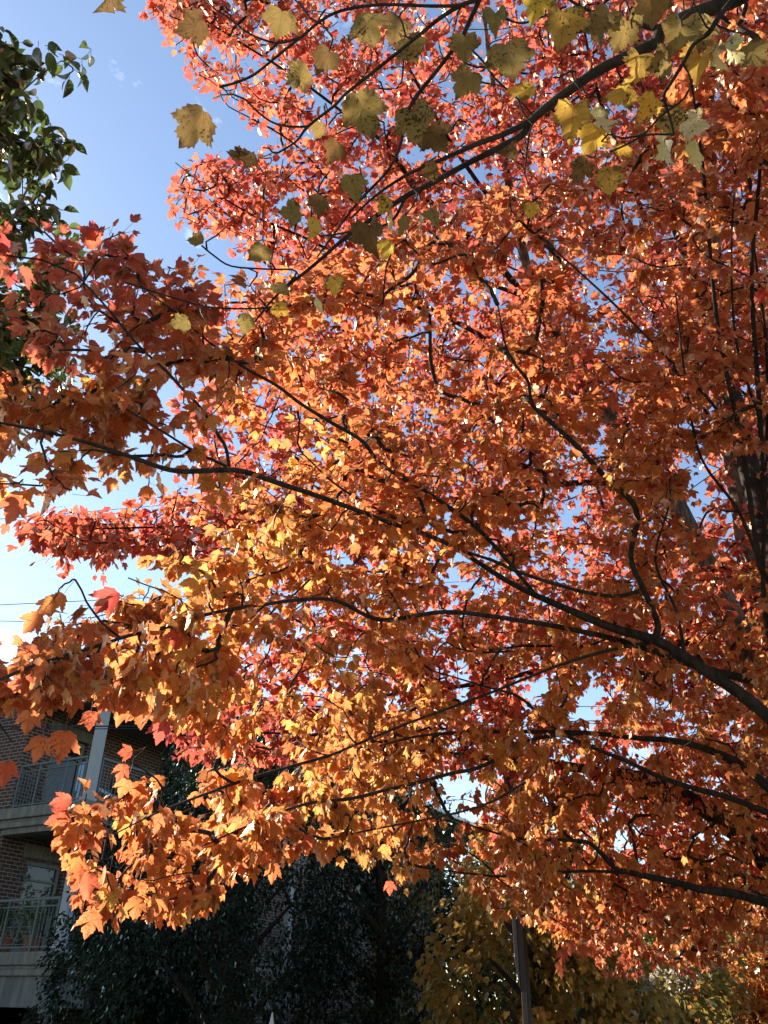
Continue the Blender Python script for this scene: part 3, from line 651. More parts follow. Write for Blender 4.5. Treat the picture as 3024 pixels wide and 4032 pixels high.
holesM = [(1880, 700, 110), (2040, 1010, 80), (1600, 2080, 30), (1800, 2650, 110), (1960, 2700, 120), (2120, 2680, 90), (2380, 2700, 80), (2290, 2760, 70), (1990, 2520, 50), (1700, 2560, 60), (2960, 2150, 80), (2950, 2330, 80), (2900, 2560, 60), (2250, 3010, 40), (2510, 3300, 70), (2680, 2990, 40), (2760, 1900, 50), (2870, 2080, 60), (2880, 2380, 75), (2940, 2180, 60), (2800, 2200, 60), (2660, 2000, 45), (2940, 2560, 50), (2850, 3270, 70), (2960, 3360, 60), (2700, 3140, 50), (1500, 2200, 40), (420, 2780, 60), (520, 2830, 50), (1560, 1810, 40), (380, 2520, 40), (640, 1500, 40), (1750, 1080, 50), (1550, 2750, 60)]
WARM = [(100, 900, .92), (300, 1150, .84), (150, 1700, .38), (650, 1700, .36), (900, 2100, .18), (700, 2500, .30), (60, 2700, .60), (300, 3200, .52), (700, 3300, .36), (1300, 2900, .24), (1800, 3000, .22), (1500, 2000, .40), (1900, 3500, .38),
        (2300, 2300, .44), (2800, 1500, .50), (2300, 3200, .30), (2800, 3400, .36), (2500, 3800, .62), (1500, 1300, .55), (2200, 900, .62), (2900, 600, .50)]
HANG = [(300, 900, .25), (300, 1700, .35), (400, 2700, .75), (500, 3300, .6), (1200, 3200, .7), (1900, 3300, .85), (2400, 3300, .9), (2800, 3500, .8), (1800, 2400, .35), (1500, 1800, .25), (2500, 1500, .35), (2600, 2300, .45), (2100, 900, .3)]
nM = 3450
S = sample(polyM, nM, rM, (-.08, .22), holes=holesM, clump_s=.24, clump_t=.05)
kp = rng.random(len(S)) < np.where((S[:, 3] < 300) & (S[:, 4] < 1500), .11, np.where((S[:, 3] < 620) & (S[:, 4] < 1500), .32, np.where((S[:, 3] < 1000) & (S[:, 4] < 2150), .62, 1.0))); S = S[kp]
S2 = sample([(1200, 1400), (3300, 900), (3300, 3700), (1900, 3400), (1200, 3100)], 650, rM, (.2, .5), holes=holesM, clump_s=.30, clump_t=-.2)
# spray that droops at lower right, shaded boughs behind
S3 = sample([(1950, 3450), (3100, 3450), (3100, 3720), (2850, 3760), (2700, 3830), (2560, 3800), (2450, 3860), (2350, 3780), (2100, 3640)], 300, lambda x, y: rM(x, y)*1.12, (0, .25))
S4 = sample([(2000, 3000), (3300, 2850), (3300, 3550), (2300, 3560), (1950, 3480)], 330, lambda x, y: rM(x, y)*1.1, (0, .25))
# the crown goes on past the frame, to the right of the trunk and overhead
rX = lambda x, y: 5.8+0*x
S5 = sample([(3250, 200), (3700, 0), (4700, 700), (4900, 2000), (4500, 3100), (3900, 3500), (3250, 3600)], 620, rX, (-.22, .30), clump_s=.3, clump_t=-.3)
S6 = sample([(2300, -900), (3600, -1300), (4300, 0), (3300, 250), (2600, 200)], 260, lambda x, y: 5.2+0*x, (-.1, .3))
ALL = np.concatenate([S, S2, S3, S4, S5, S6])
ends = wM.grow(ALL[:, :3], 2.4)
E = np.array([e[0] for e in ends]); px, py, rr = proj_np(E)
size = np.full(len(E), .057)
b, t, n, s, w_, pa = make_sprays(ends, 8, size, idw(px, py, HANG), idw(px, py, WARM), .10, spread=.14, pet=(.02, .055))
main = (b, t, n, s, leafcolor(w_), pa)

# hero leaves hanging at the crown edge (belong to the same tree)
HL = [(68, 1955, 105, .72, 1), (460, 2328, 110, 1.0, .2), (640, 2835, 85, .98, 1), (712, 2800, 90, .36, 1), (256, 2880, 105, .55, 1), (166, 2900, 85, .55, .9), (360, 2800, 70, .7, .9), (480, 2760, 85, .45, 1), (590, 2740, 80, .3, 1), (560, 2780, 80, .5, 1),
      (30, 3000, 85, .75, 1), (700, 2480, 80, .9, 1), (300, 2740, 75, .6, 1), (120, 2800, 80, .55, 1), (400, 2700, 70, .35, 1), (370, 3590, 80, .55, .8), (630, 3520, 75, .45, 1), (540, 3530, 75, .4, 1), (730, 3500, 70, .5, 1), (810, 3500, 72, .5, 1),
      (1080, 3400, 65, .5, 1), (1050, 3340, 60, .6, 1), (1220, 3290, 60, .7, 1), (1530, 3470, 45, .75, 1), (270, 3210, 80, .8, .2), (280, 3150, 70, .85, .1), (310, 3390, 70, .6, .3), (490, 3010, 60, .7, .3), (500, 3070, 62, .45, .8), (520, 2960, 50, .75, .1), (210, 2360, 80, .35, .3), (250, 2340, 75, .3, .2), (160, 2420, 85, .45, .3), (430, 3440, 70, .5, .9), (350, 3440, 80, .72, .9), (330, 3280, 60, .7, .6),
      (2200, 3790, 48, .75, 1), (2215, 3740, 45, .75, .9), (2240, 3700, 48, .7, 1), (2290, 3720, 45, .7, 1), (1955, 3540, 42, .7, 1), (1730, 3380, 42, .6, 1)]
hb, ht, hn, hs, hw, hp_ = [], [], [], [], [], []
ends2pts = []
for x, y, px_, w0, hg in HL:
    r = float(rM(np.array([x]), np.array([y]))[0])*.97; q = np.array(at(x, y, r)); vd = norm(q-np.array([0, 0, CAMZ]))
    dn = np.array([0, 0, -1.])*hg + rt_n*rng.uniform(-.9, .1)*(1.05-hg) + rng.normal(size=3)*.08
    hb.append(q); ht.append(dn); hn.append(-vd+rng.normal(size=3)*.25); hs.append(px_*1.0*r/FPX); hw.append(w0); hp_.append(q-norm(dn)*.05+np.array([0, 0, .012])); ends2pts.append(hp_[-1])
hb, ht, hn, hs, hw, hp_ = map(np.array, (hb, ht, hn, hs, hw, hp_))
wM.grow(ends2pts, 1.5); wM.build('twigs', MAT['bark_dark'], OM)
cat = lambda a, b_: np.concatenate([a, b_])
leaves('foliage', T_maple, cat(main[0], hb), cat(main[1], ht), cat(main[2], hn), cat(main[3], hs), cat(main[4], np.clip(palette(hw), 0, 1)), MAT['maple'], OM)
pA, pB = cat(main[5], hp_), cat(main[0], hb); sticks('petioles', pA, pB, np.full(len(pA), .0010), np.full(len(pA), .0008), MAT['petiole'], OM, 3)

# ---- rear red maple ------------------------------------------------------
RT = at_h(3130, 3600, 8.3)
RMt = empty('red_maple_tree', (RT.x, RT.y, 0), 'taller maple behind with small coral red leaves and grey forked trunk at right', 'tree')
wR = Wood()
LR = [
 ('trunk', [(3150, 3600, 8.9, 230), (3110, 3100, 8.6, 200), (3050, 2750, 8.5, 180), (2985, 2400, 8.5, 150), (2950, 2100, 8.5, 130), (2880, 1700, 8.6, 105), (2830, 1300, 8.8, 85), (2800, 800, 9.2, 60), (2790, 300, 9.8, 40), (2780, -200, 10.5, 22)], 'g'),
 ('trunk', [(3060, 2800, 8.45, 160), (2960, 2600, 8.2, 150), (2870, 2430, 8.1, 140), (2760, 2200, 8.1, 125), (2614, 1923, 8.2, 105), (2400, 1640, 8.4, 85), (2250, 1400, 8.7, 70), (2110, 1185, 9.0, 58), (2050, 950, 9.3, 46), (1990, 650, 9.8, 34), (1930, 250, 10.4, 22), (1880, -150, 11, 12)], 'g'),
 ('limb', [(3100, 3450, 8.5, 110), (3000, 3370, 8.3, 98), (2900, 3280, 8.1, 88), (2788, 3195, 7.9, 80), (2651, 3107, 7.7, 66), (2540, 3065, 7.6, 58), (2424, 3043, 7.5, 52), (2250, 3020, 7.4, 46), (2114, 2998, 7.3, 42), (1986, 2990, 7.2, 34), (1700, 2960, 7.1, 20), (1300, 2900, 7.0, 14), (900, 2880, 7.0, 9)], 'b'),
 ('limb', [(2250, 1400, 8.7, 40), (2150, 1276, 8.6, 36), (1968, 1048, 8.5, 32), (1849, 939, 8.4, 30), (1658, 757, 8.4, 24), (1512, 565, 8.3, 18), (1413, 492, 8.3, 15), (1185, 319, 8.3, 12), (912, 146, 8.3, 9), (700, 10, 8.3, 6)], 'b'),
 ('limb', [(2400, 1640, 8.4, 34), (2100, 1440, 8.3, 28), (1800, 1270, 8.2, 24), (1500, 1110, 8.2, 18), (1250, 960, 8.2, 14), (1000, 850, 8.2, 10), (820, 740, 8.2, 7), (690, 640, 8.2, 4)], 'b'),
 ('limb', [(2614, 1923, 8.2, 40), (2300, 1900, 8.0, 32), (1900, 1950, 7.7, 26), (1500, 2010, 7.4, 22), (1100, 2050, 7.0, 17), (800, 2070, 6.7, 13), (450, 2080, 6.5, 9), (180, 2085, 6.4, 4)], 'b'),
 ('limb', [(2900, 2500, 8.2, 42), (2500, 2560, 8.2, 34), (2200, 2620, 8.0, 28), (1900, 2690, 7.8, 22), (1500, 2740, 7.6, 16), (1100, 2830, 7.5, 11), (800, 2880, 7.5, 6)], 'b'),
 ('limb', [(2830, 1300, 8.8, 30), (2600, 1000, 8.8, 24), (2480, 700, 8.9, 20), (2350, 350, 9.0, 14), (2270, -50, 9.1, 8)], 'b'),
 ('limb', [(2050, 950, 9.3, 24), (1800, 600, 9.3, 19), (1600, 250, 9.4, 13), (1450, -60, 9.5, 8)], 'b'),
 ('limb', [(2110, 1185, 9.0, 24), (1700, 1020, 9.0, 18), (1350, 760, 9.0, 13), (1150, 560, 9.0, 9), (900, 420, 9, 5)], 'b'),
]
for nm, pts, mt in LR:
    P, rd = limb_pts(pts)
    if nm == 'trunk' and pts[0][0] == 3150:
        P = np.vstack([[P[0][0]+.02, P[0][1], -.1], P]); rd = np.concatenate([[rd[0]*1.4], rd])
    T(nm, P, rd, MAT['bark_grey' if mt == 'g' else 'bark_dark'], RMt, wR, 14 if mt == 'g' else 9, .06)
polyR = [(560, -150), (620, 60), (690, 190), (800, 320), (880, 380), (960, 470), (1050, 530), (1060, 620), (900, 600), (700, 600), (680, 700), (650, 800), (700, 850), (850, 920), (920, 1000), (1040, 1060), (1000, 1150), (800, 1180), (700, 1300), (750, 1900), (500, 2000), (250, 2020), (90, 2065), (160, 2160), (300, 2180), (420, 2200), (620, 2180), (780, 2260), (1000, 2500), (900, 2700), (640, 2800),
         (700, 2960), (860, 3000), (1200, 2980), (1500, 3000), (2000, 3080), (2500, 3200), (3200, 3200), (3200, -150)]
def rRf(x, y): return idw(x, y, [(800, 200, 8.3), (900, 800, 8.2), (300, 2100, 6.4), (700, 2100, 6.7), (1300, 2000, 7.3), (900, 2900, 7.3), (2000, 1000, 9), (2000, 200, 9.6), (2800, 500, 9.5), (2200, 2000, 8.2), (2600, 2900, 8.2), (1600, 2800, 7.6)])
nR = 5300
holesR = [(h[0], h[1], h[2]*.42) for h in holesM]+[(1150, 700, 50), (1100, 830, 60), (1180, 1120, 60), (1000, 1380, 50), (1730, 880, 50), (1850, 640, 60), (1420, 2060, 40), (2400, 2700, 55), (2100, 2740, 40), (1850, 2640, 40), (1960, 3080, 50), (960, 560, 50)]
SR = sample(polyR, nR, rRf, (-.10, .24), holes=holesR, clump_s=.42, clump_t=-.25)
SRb = sample([(90, 2070), (280, 2010), (620, 2010), (760, 2080), (720, 2180), (560, 2170), (420, 2230), (270, 2170), (150, 2130)], 46, rRf, (-.04, .06))
SRc = sample([(600, -100), (1200, -1100), (2400, -1700), (3800, -1300), (4600, 200), (4700, 1800), (4300, 2900), (3700, 3300), (3150, 3200), (3150, -120)], 1300, lambda x, y: 9.2+0*x, (-.12, .30), clump_s=.42, clump_t=-.2)
SRd = sample([(1900, 3000), (3300, 3150), (3300, 3480), (1950, 3420)], 330, lambda x, y: 8.6+0*x, (-.05, .25))
endsR = wR.grow(np.concatenate([SR, SRb, SRc, SRd])[:, :3], 3.0)
wR.build('twigs', MAT['bark_dark'], RMt, base=.0026, gain=.0016)
E = np.array([e[0] for e in endsR]); px, py, rr = proj_np(E)
warmR = idw(px, py, [(800, 200, .66), (1500, 200, .76), (900, 900, .74), (1400, 1400, .8), (300, 2100, .74), (1200, 2000, .7), (900, 2900, .8), (2300, 600, .72), (2500, 1500, .68), (2000, 2700, .72), (2700, 2500, .6), (1500, 800, .7)])
b, t, n, s, w_, pa = make_sprays(endsR, 9, np.full(len(E), .072), np.full(len(E), .45), warmR, .10, pet=(.03, .07), spread=.30)
leaves('foliage', T_red, b, t, n, s, leafcolor(w_, .16, .03, PALR), MAT['red'], RMt, False)
sticks('petioles', pa, b, np.full(len(b), .0014), np.full(len(b), .001), MAT['petiole'], RMt, 3)

# ---- foreground branch of a yellow leaved maple --------------------------
FT = Vector((2.6, -.9, 0))
FM = empty('yellow_maple_tree', (FT.x, FT.y, 0), 'close overhanging dark branch with big spotted olive and yellow maple leaves at the top', 'tree')
tf = catmull([[FT.x, FT.y, -.05], [FT.x, FT.y+.05, 1.2], [FT.x-.1, FT.y+.1, 2.6], [FT.x-.2, FT.y+.2, 4.2], [FT.x-.1, FT.y+.1, 6]], 6)
T('trunk', tf, np.interp(np.linspace(0, 1, 25), [0, .1, 1], [.24, .17, .05]), MAT['bark_dark'], FM, None, 14)
wF = Wood(); wF.limb(tf)
LF = [
 [(2960, -40, 2.0, 66), (2879, 4, 2.0, 62), (2715, 64, 2.0, 58), (2606, 118, 2.0, 58), (2579, 168, 2.0, 50), (2469, 222, 2.0, 48), (2360, 275, 2.0, 46), (2241, 356, 2.0, 42), (2168, 410, 2.0, 40), (2095, 474, 2.0, 38), (2050, 535, 2.0, 34), (1950, 588, 2.0, 30), (1849, 640, 2.0, 28), (1694, 724, 2.0, 27), (1603, 770, 2.0, 26), (1512, 830, 2.0, 24), (1367, 930, 2.0, 20), (1231, 1048, 2.0, 17), (1094, 1158, 2.0, 13), (1003, 1267, 2.0, 9), (940, 1350, 2.0, 6)],
 [(2095, 474, 2.0, 30), (1980, 530, 1.97, 26), (1877, 568, 1.95, 24), (1731, 632, 1.93, 18), (1600, 690, 1.9, 16), (1480, 770, 1.9, 12), (1380, 860, 1.9, 8)],
 [(1900, -60, 1.9, 22), (1886, 0, 1.9, 22), (1849, 82, 1.9, 20), (1813, 155, 1.9, 20), (1731, 264, 1.9, 18), (1630, 392, 1.9, 18), (1603, 456, 1.9, 16), (1585, 538, 1.9, 15), (1557, 620, 1.9, 14), (1512, 690, 1.9, 13), (1413, 793, 1.9, 12), (1322, 912, 1.9, 10), (1249, 1012, 1.9, 7)],
 [(1886, -4, 1.9, 20), (1813, 22, 1.88, 19), (1731, 73, 1.86, 18), (1630, 155, 1.85, 16), (1512, 250, 1.83, 15), (1367, 365, 1.8, 14), (1313, 419, 1.8, 13), (1212, 498, 1.8, 14), (1167, 556, 1.8, 10), (1094, 602, 1.8, 8)],
 [(1813, 22, 1.88, 16), (1700, 24, 1.85, 14), (1512, 18, 1.82, 14), (1367, 36, 1.8, 14), (1276, 73, 1.8, 13), (1185, 146, 1.78, 13), (1094, 219, 1.77, 12), (1003, 292, 1.76, 12), (930, 325, 1.76, 11), (866, 342, 1.76, 12)],
 [(1212, 498, 1.8, 12), (1140, 498, 1.8, 10), (1076, 483, 1.8, 9), (1020, 445, 1.8, 8), (966, 392, 1.8, 7)],
 [(1185, 146, 1.78, 9), (1100, 170, 1.77, 9), (1020, 150, 1.76, 8), (960, 120, 1.76, 6)],
 [(1600, 772, 2.0, 16), (1530, 880, 1.98, 13), (1367, 915, 1.96, 11), (1260, 930, 1.95, 7)],
 [(1094, 1158, 2.0, 11), (1167, 1070, 1.98, 10), (1050, 1060, 1.97, 9), (912, 1048, 1.95, 8), (840, 1005, 1.95, 7), (793, 966, 1.95, 5)],
 [(1094, 1190, 2.0, 11), (1048, 1212, 1.98, 10), (848, 1212, 1.96, 9), (693, 1176, 1.95, 7), (492, 1112, 1.93, 4)],
 [(2606, 118, 2.0, 30), (2506, 96, 2.0, 24), (2378, 64, 2.0, 18), (2287, 27, 2.0, 14), (2200, -30, 2.0, 10)],
 [(2960, -100, 1.9, 24), (2833, 64, 1.88, 22), (2790, 130, 1.86, 20), (2733, 173, 1.85, 18), (2690, 250, 1.84, 16), (2640, 330, 1.83, 15), (2615, 380, 1.83, 13), (2640, 470, 1.82, 10), (2655, 530, 1.82, 8)],
 [(2690, 250, 1.84, 10), (2720, 320, 1.83, 8), (2690, 390, 1.82, 7), (2600, 460, 1.82, 7), (2520, 540, 1.8, 7), (2400, 600, 1.8, 5)],
 [(2230, 25, 2.0, 9), (2100, 80, 1.97, 9), (2040, 90, 1.96, 8), (1950, 60, 1.95, 7)],
 [(1813, 155, 1.9, 11), (1900, 240, 1.9, 10), (1950, 310, 1.9, 10), (2040, 390, 1.92, 9), (2095, 450, 1.96, 10)],
 [(2655, 530, 1.82, 7), (2560, 530, 1.81, 6), (2450, 545, 1.8, 5)],
]
for i, pts in enumerate(LF):
    P, rd = limb_pts(pts, 4)
    if i in (0, 2, 11):
        a = np.array([FT.x-.15, FT.y+.15, 3.0+.25*i*.3]); ext = catmull([a, a*.4+P[0]*.6+np.array([0, 0, .35]), P[0]], 5)[:-1]
        P = np.vstack([ext, P]); rd = np.concatenate([np.linspace(rd[0]*1.5, rd[0]*1.03, len(ext)), rd])
    T('limb', P, rd, MAT['bark_dark'], FM, wF, 10, .06)
# x, y, px, tone (below 0 darkened as if shaded, 0 olive, 1 yellow, 2 cream as if sunlit), tip direction in degrees from straight down (+ = left), face-on factor
FL = [(800, 440, 185, -.75, 35, 1), (1000, 610, 130, -1, 85, .5), (800, 80, 130, -1, 60, .6), (1112, 40, 130, -.3, 10, 1), (1431, 60, 150, 0, -15, 1), (1300, 200, 120, -1, 30, .9), (1212, 280, 120, 0, 60, .9), (1404, 370, 200, 0, -20, 1), (1330, 560, 100, -1, 20, .9),
      (1258, 480, 80, 0, 10, .9), (1380, 690, 120, 0, -20, .9), (1258, 770, 100, -1, 0, .8), (1180, 830, 100, 0, 80, .6), (1450, 880, 160, -1, -10, 1), (1030, 960, 100, 0, 30, .7), (1240, 860, 100, 1, 0, .4), (800, 945, 80, 0, 80, .4), (1080, 1120, 100, 0, -60, .5), (1313, 1090, 90, 1, -10, .6), (1080, 1200, 90, 1, -60, .6), (1240, 1180, 90, 2, -30, .4),
      (975, 1240, 100, 0, 10, .9), (740, 1260, 90, 0, 70, .6), (1576, 70, 130, 0, 20, 1), (1600, 150, 130, 0, -25, 1), (1830, 140, 110, 0, 0, .9), (1858, 280, 130, 0, 30, 1), (1990, 170, 165, 0, -15, 1), (1950, 45, 100, 0, 0, 1), (1621, 420, 190, 0, -10, 1), (1690, 500, 130, -1, -30, 1), (2120, -40, 130, 1, 10, 1), (2214, 40, 150, 0.4, 0, 1), (2100, 340, 120, 1, 70, .5),
      (2405, 40, 130, 0, 30, 1), (2500, 20, 110, 0, -60, .8), (2470, 80, 130, 0, 20, .8), (2570, -30, 130, -.5, 0, 1), (2259, 410, 165, .7, 5, 1), (2340, 430, 120, 2, -40, .9), (2380, 490, 110, 2, -15, .5), (2350, 500, 120, 1, 20, 1), (2310, 630, 110, -1, 30, 1), (2400, 660, 130, .6, 0, 1), (2440, 570, 80, 1, -50, .5), (2524, 210, 130, .6, 5, 1), (2478, 330, 120, .8, 50, .6),
      (2578, 380, 120, 1, 30, 1), (2640, 430, 110, .2, 0, 1), (2640, 230, 120, 0, 60, .7), (2761, 200, 140, .7, 10, 1), (2820, 180, 110, 2, 0, 1), (2860, 170, 110, 2, -30, 1), (2940, 180, 120, 0, -40, 1), (2688, 90, 130, 0, 20, .9), (2761, 60, 140, 0, 0, .9), (2690, 480, 110, 2, -70, .7), (2624, 500, 95, 2, 20, .8), (2640, 560, 110, 2, 0, .6), (2730, 560, 150, 1.6, -10, 1), (1539, 840, 120, 1.5, 0, .6), (1600, 850, 100, 0, 15, .7), (1660, 860, 110, 1.6, 5, .6), (1680, 830, 90, 0, -50, .6), (1530, 950, 90, 1, 15, .8), (1530, 780, 90, .8, 30, .9), (1720, 660, 80, -1, 60, .8), (2022, 570, 80, -1, 50, .5), (2350, 60, 110, -.5, 0, 1), (430, -90, 90, -1, -10, .4), (2090, 800, 70, 1, 0, 1)]
tones = {-1: (.11, .065, .022), 0: (.24, .185, .05), 1: (.80, .46, .04), 2: (.78, .66, .32)}  # dark end paints shade, cream end paints sunlit sides into the leaf colour
def tone(v):
    ks = sorted(tones); return np.array([np.interp(v, ks, [tones[k][i] for k in ks]) for i in range(3)])
B_, T_, N_, S_, C_, P_ = [], [], [], [], [], []
for x, y, s, tn, dg, fo in FL:
    r = 1.86 + rng.uniform(-.05, .06); q = np.array(at(x, y, r)); vd = norm(q-np.array([0, 0, CAMZ])); a = R(dg)
    tipd = -up_n*math.cos(a) - rt_n*math.sin(a); nn = -vd*fo + (1-fo)*norm(np.cross(tipd, vd)+up_n*.3)*1.2 + rng.normal(size=3)*.18
    if tn >= 1.5: nn = nn*.5+np.array(sund)*1.0-vd*.4   # upper sides turned to the light
    B_.append(q); T_.append(tipd+vd*rng.uniform(-.35, .35)); N_.append(nn); S_.append(s*.72*r/FPX); C_.append(tone(tn)); 
    P_.append(q-norm(tipd)*rng.uniform(.025, .05)+rng.normal(size=3)*.012+np.array([0, 0, .01]))
B_, T_, N_, S_, C_, P_ = map(np.array, (B_, T_, N_, S_, C_, P_))
C_ = np.clip(C_*(1+rng.normal(size=C_.shape)*.05), .01, .95); mOP = solid('olive_petiole', (.35, .28, .12), .6)
for p_, d_, path in wF.grow(P_, 1.5):
    Q = np.array([wF.N[k] for k in path]); tube('twig', Q, np.linspace(.0032 if len(Q) > 4 else .0022, .0014, len(Q)), MAT['bark_dark'], FM, 6, .05)
for k in range(len(B_)):
    s_ = slice(k, k+1); lf = leaves('leaf', [T_nor[rng.integers(0, len(T_nor))]], B_[s_], T_[s_], N_[s_], S_[s_], C_[s_], MAT['yellow'], FM)
    Q = catmull([P_[k], (P_[k]+B_[k])/2+np.array([0, 0, .006]), B_[k]], 3); o = tube('petiole', Q, np.linspace(.0013, .0010, len(Q)), mOP, None, 5, 0); o.parent = lf; o.matrix_parent_inverse = Matrix.Translation(-FM.location)

# ---- green broadleaf tree, upper left ------------------------------------
gp = at_h(-1500, 3600, 5.0)
GT = empty('green_pear_tree', (gp.x, gp.y, 0), 'glossy green leaved tree against the sky at the upper left edge', 'tree')
wG = Wood()
tg = catmull([[gp.x, gp.y, -.05], [gp.x+.05, gp.y, 2], [gp.x+.1, gp.y+.1, 4], [gp.x+.1, gp.y+.1, 5.4], [gp.x+.1, gp.y+.1, 6.8]], 5)
T('trunk', tg, np.interp(np.linspace(0, 1, 21), [0, .1, 1], [.22, .15, .03]), MAT['bark_grey'], GT, wG, 12)
for pts in ([(-500, 2100, 5.2, 40), (-250, 1500, 5.1, 26), (-60, 1100, 5, 18), (80, 800, 5, 10), (200, 560, 5, 5)], [(-450, 1500, 5.2, 30), (-200, 900, 5.1, 20), (-30, 500, 5, 12), (120, 330, 5, 6), (240, 240, 5, 4)], [(-500, 2300, 5.3, 40), (-150, 1900, 5.2, 26), (60, 1500, 5.2, 16), (200, 1200, 5.1, 8)]):
    P, rd = limb_pts(pts); P = np.vstack([[gp.x+.1, gp.y+.05, P[0][2]-1.0], P]); rd = np.concatenate([[rd[0]*1.2], rd]); T('limb', P, rd, MAT['bark_grey'], GT, wG)
polyG = [(-400, -100), (-60, 60), (20, 190), (60, 190), (140, 240), (170, 300), (60, 330), (100, 380), (140, 410), (120, 480), (190, 470), (285, 560), (260, 640), (310, 740), (350, 800), (300, 900), (330, 1010), (310, 1090), (200, 1150), (260, 1300), (330, 1560), (150, 1700), (-400, 1700)]
SG = sample(polyG, 480, lambda x, y: 5.0+0*x, (-.08, .14), clump_s=.28, clump_t=.1)
SG2 = np.column_stack([at_np(np.array([240, 285, 265, 200, 270.]), np.array([240, 265, 300, 280, 560.]), np.full(5, 5.)), np.zeros((5, 2))])
eg = wG.grow(np.concatenate([SG, SG2])[:, :3], 1.6); wG.build('twigs', MAT['bark_dark'], GT, base=.002)
b, t, n, s, w_, pa = make_sprays(eg, 9, np.full(len(eg), .082), np.full(len(eg), .35), np.zeros(len(eg)), pet=(.015, .035), spread=.22)
gc = np.array([.08, .125, .03])*(1+rng.normal(size=(len(b), 1))*.3); gc = np.clip(gc+np.array([.05, .05, 0])*rng.random((len(b), 1))**3, .01, 1)
leaves('foliage', T_oval, b, t, n, s, gc, MAT['green'], GT, False)
sticks('petioles', pa, b, np.full(len(b), .0016), np.full(len(b), .0012), MAT['bark_dark'], GT, 3)

# ---- shell-crowned trees farther off --------------------------------------
def far_tree(name, label, px, h, d_, rx, ht, crown0, n, lsz, c, mat, temps, cv=.25, group=None, lobes=14, dens=.5, bark_='bark_dark', trunk_r=.16, hang=.4, c2=None, columns=None, aim=None):
    q = at_h(px, 3700, h); root = empty(name, (q.x, q.y, 0), label, 'tree' if 'tree' in name else 'shrub', 0, group)
    base = np.array([q.x, q.y, 0.]); top = ht
    tube('trunk', catmull([base+[0, 0, -.05], base+[.05, .03, top*.3], base+[-.03, .05, top*.65], base+[0, 0, top*.95]], 5), np.linspace(trunk_r, .02, 16), MAT[bark_], root, 10)
    # lobes: big soft masses; leaves cluster on their outer shells
    Lc, Lr = [], []
    for i in range(lobes):
        f = (i+.5)/lobes; z = crown0+(top-crown0)*f; prof = max(.25, math.sin(PI*min(1, .18+f*.80))**.7)
        a = i*2.4+rng.uniform(-.4, .4); ro = rx*prof*.55; Lc.append(base+np.array([math.cos(a)*ro, math.sin(a)*ro*d_, z])); Lr.append(rx*prof*rng.uniform(.5, .75))
    Lc, Lr = np.array(Lc), np.array(Lr)
    A = [base+np.array([0, 0, max(.5, c_[2]-Lr[i]*.8)]) for i, c_ in enumerate(Lc)]
    sticks('branches', np.array(A), Lc, np.full(lobes, trunk_r*.35), np.full(lobes, .02), MAT[bark_], root, 6)
    k = rng.choice(lobes, n, p=Lr**2/(Lr**2).sum()); v = norm(rng.normal(size=(n, 3))); rad = Lr[k]*(.72+.34*rng.random(n))
    P = Lc[k]+v*rad[:, None]*np.array([1, 1, 1.05]); cl = clump(P, .45); keep = cl > -dens
    # drop leaves deep inside another lobe
    P, v = P[keep], v[keep]; D = ((P[:, None]-Lc[None])**2).sum(2)**.5/Lr[None]; kp = D.min(1) > .62; P, v = P[kp], v[kp]
    P[:, 2] = np.maximum(P[:, 2], .25)
    # small clumps
    m = len(P); cc = np.repeat(P, 4, 0)+rng.normal(size=(m*4, 3))*lsz*.9; vv = np.repeat(v, 4, 0)+rng.normal(size=(m*4, 3))*.5
    tp = vv*(1-hang)+np.array([0, 0, -hang*1.3]); nn = vv*.8+np.array([0, 0, .6])+rng.normal(size=vv.shape)*.6
    cr = np.array(c)*(1+rng.normal(size=(m*4, 1))*cv)*(1+.35*np.repeat(clump(P, 1.1), 4)[:, None]*.4)
    if c2 is not None: f = np.clip(.5+np.repeat(clump(P+7, .8), 4)[:, None]*.5+rng.normal(size=(m*4, 1))*.2, 0, 1); cr = cr*(1-f)+np.array(c2)*f
    leaves('foliage', temps, cc, tp, nn, lsz*rng.uniform(.7, 1.25, m*4), np.clip(cr, .004, 1), mat, root, False); return root
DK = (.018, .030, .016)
G_ = 'dark evergreens by the building'
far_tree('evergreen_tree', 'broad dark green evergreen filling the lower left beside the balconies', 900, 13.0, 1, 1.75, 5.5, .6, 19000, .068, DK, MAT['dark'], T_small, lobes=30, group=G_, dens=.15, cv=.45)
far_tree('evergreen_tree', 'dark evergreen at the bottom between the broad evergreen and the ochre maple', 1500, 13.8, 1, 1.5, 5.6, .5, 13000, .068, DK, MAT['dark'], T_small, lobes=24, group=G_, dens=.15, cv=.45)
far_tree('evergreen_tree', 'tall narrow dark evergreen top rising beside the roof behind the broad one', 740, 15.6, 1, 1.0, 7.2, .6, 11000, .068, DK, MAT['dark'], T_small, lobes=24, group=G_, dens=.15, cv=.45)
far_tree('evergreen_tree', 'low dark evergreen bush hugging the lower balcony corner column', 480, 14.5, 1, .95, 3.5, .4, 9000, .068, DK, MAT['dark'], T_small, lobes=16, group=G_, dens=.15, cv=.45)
far_tree('ochre_maple_tree', 'dull ochre yellow maple in shade around the brown post', 2120, 11.5, 1, 1.2, 3.8, .5, 7500, .085, (.54, .29, .04), MAT['red'], T_red, lobes=34, c2=(.36, .24, .035), dens=.05, cv=.35, hang=.55)
far_tree('olive_maple_tree', 'olive green and gold tree low behind the brown post on the right', 2330, 14, 1, 1.7, 3.1, .4, 6000, .10, (.26, .22, .03), MAT['red'], T_red, lobes=26, c2=(.14, .16, .025), dens=.05)
far_tree('sunlit_golden_tree', 'golden green tree catching sun at the bottom right corner', 2860, 19, 1, 1.6, 3.8, .5, 5500, .11, (.42, .30, .03), MAT['red'], T_small, lobes=14, c2=(.15, .20, .03))
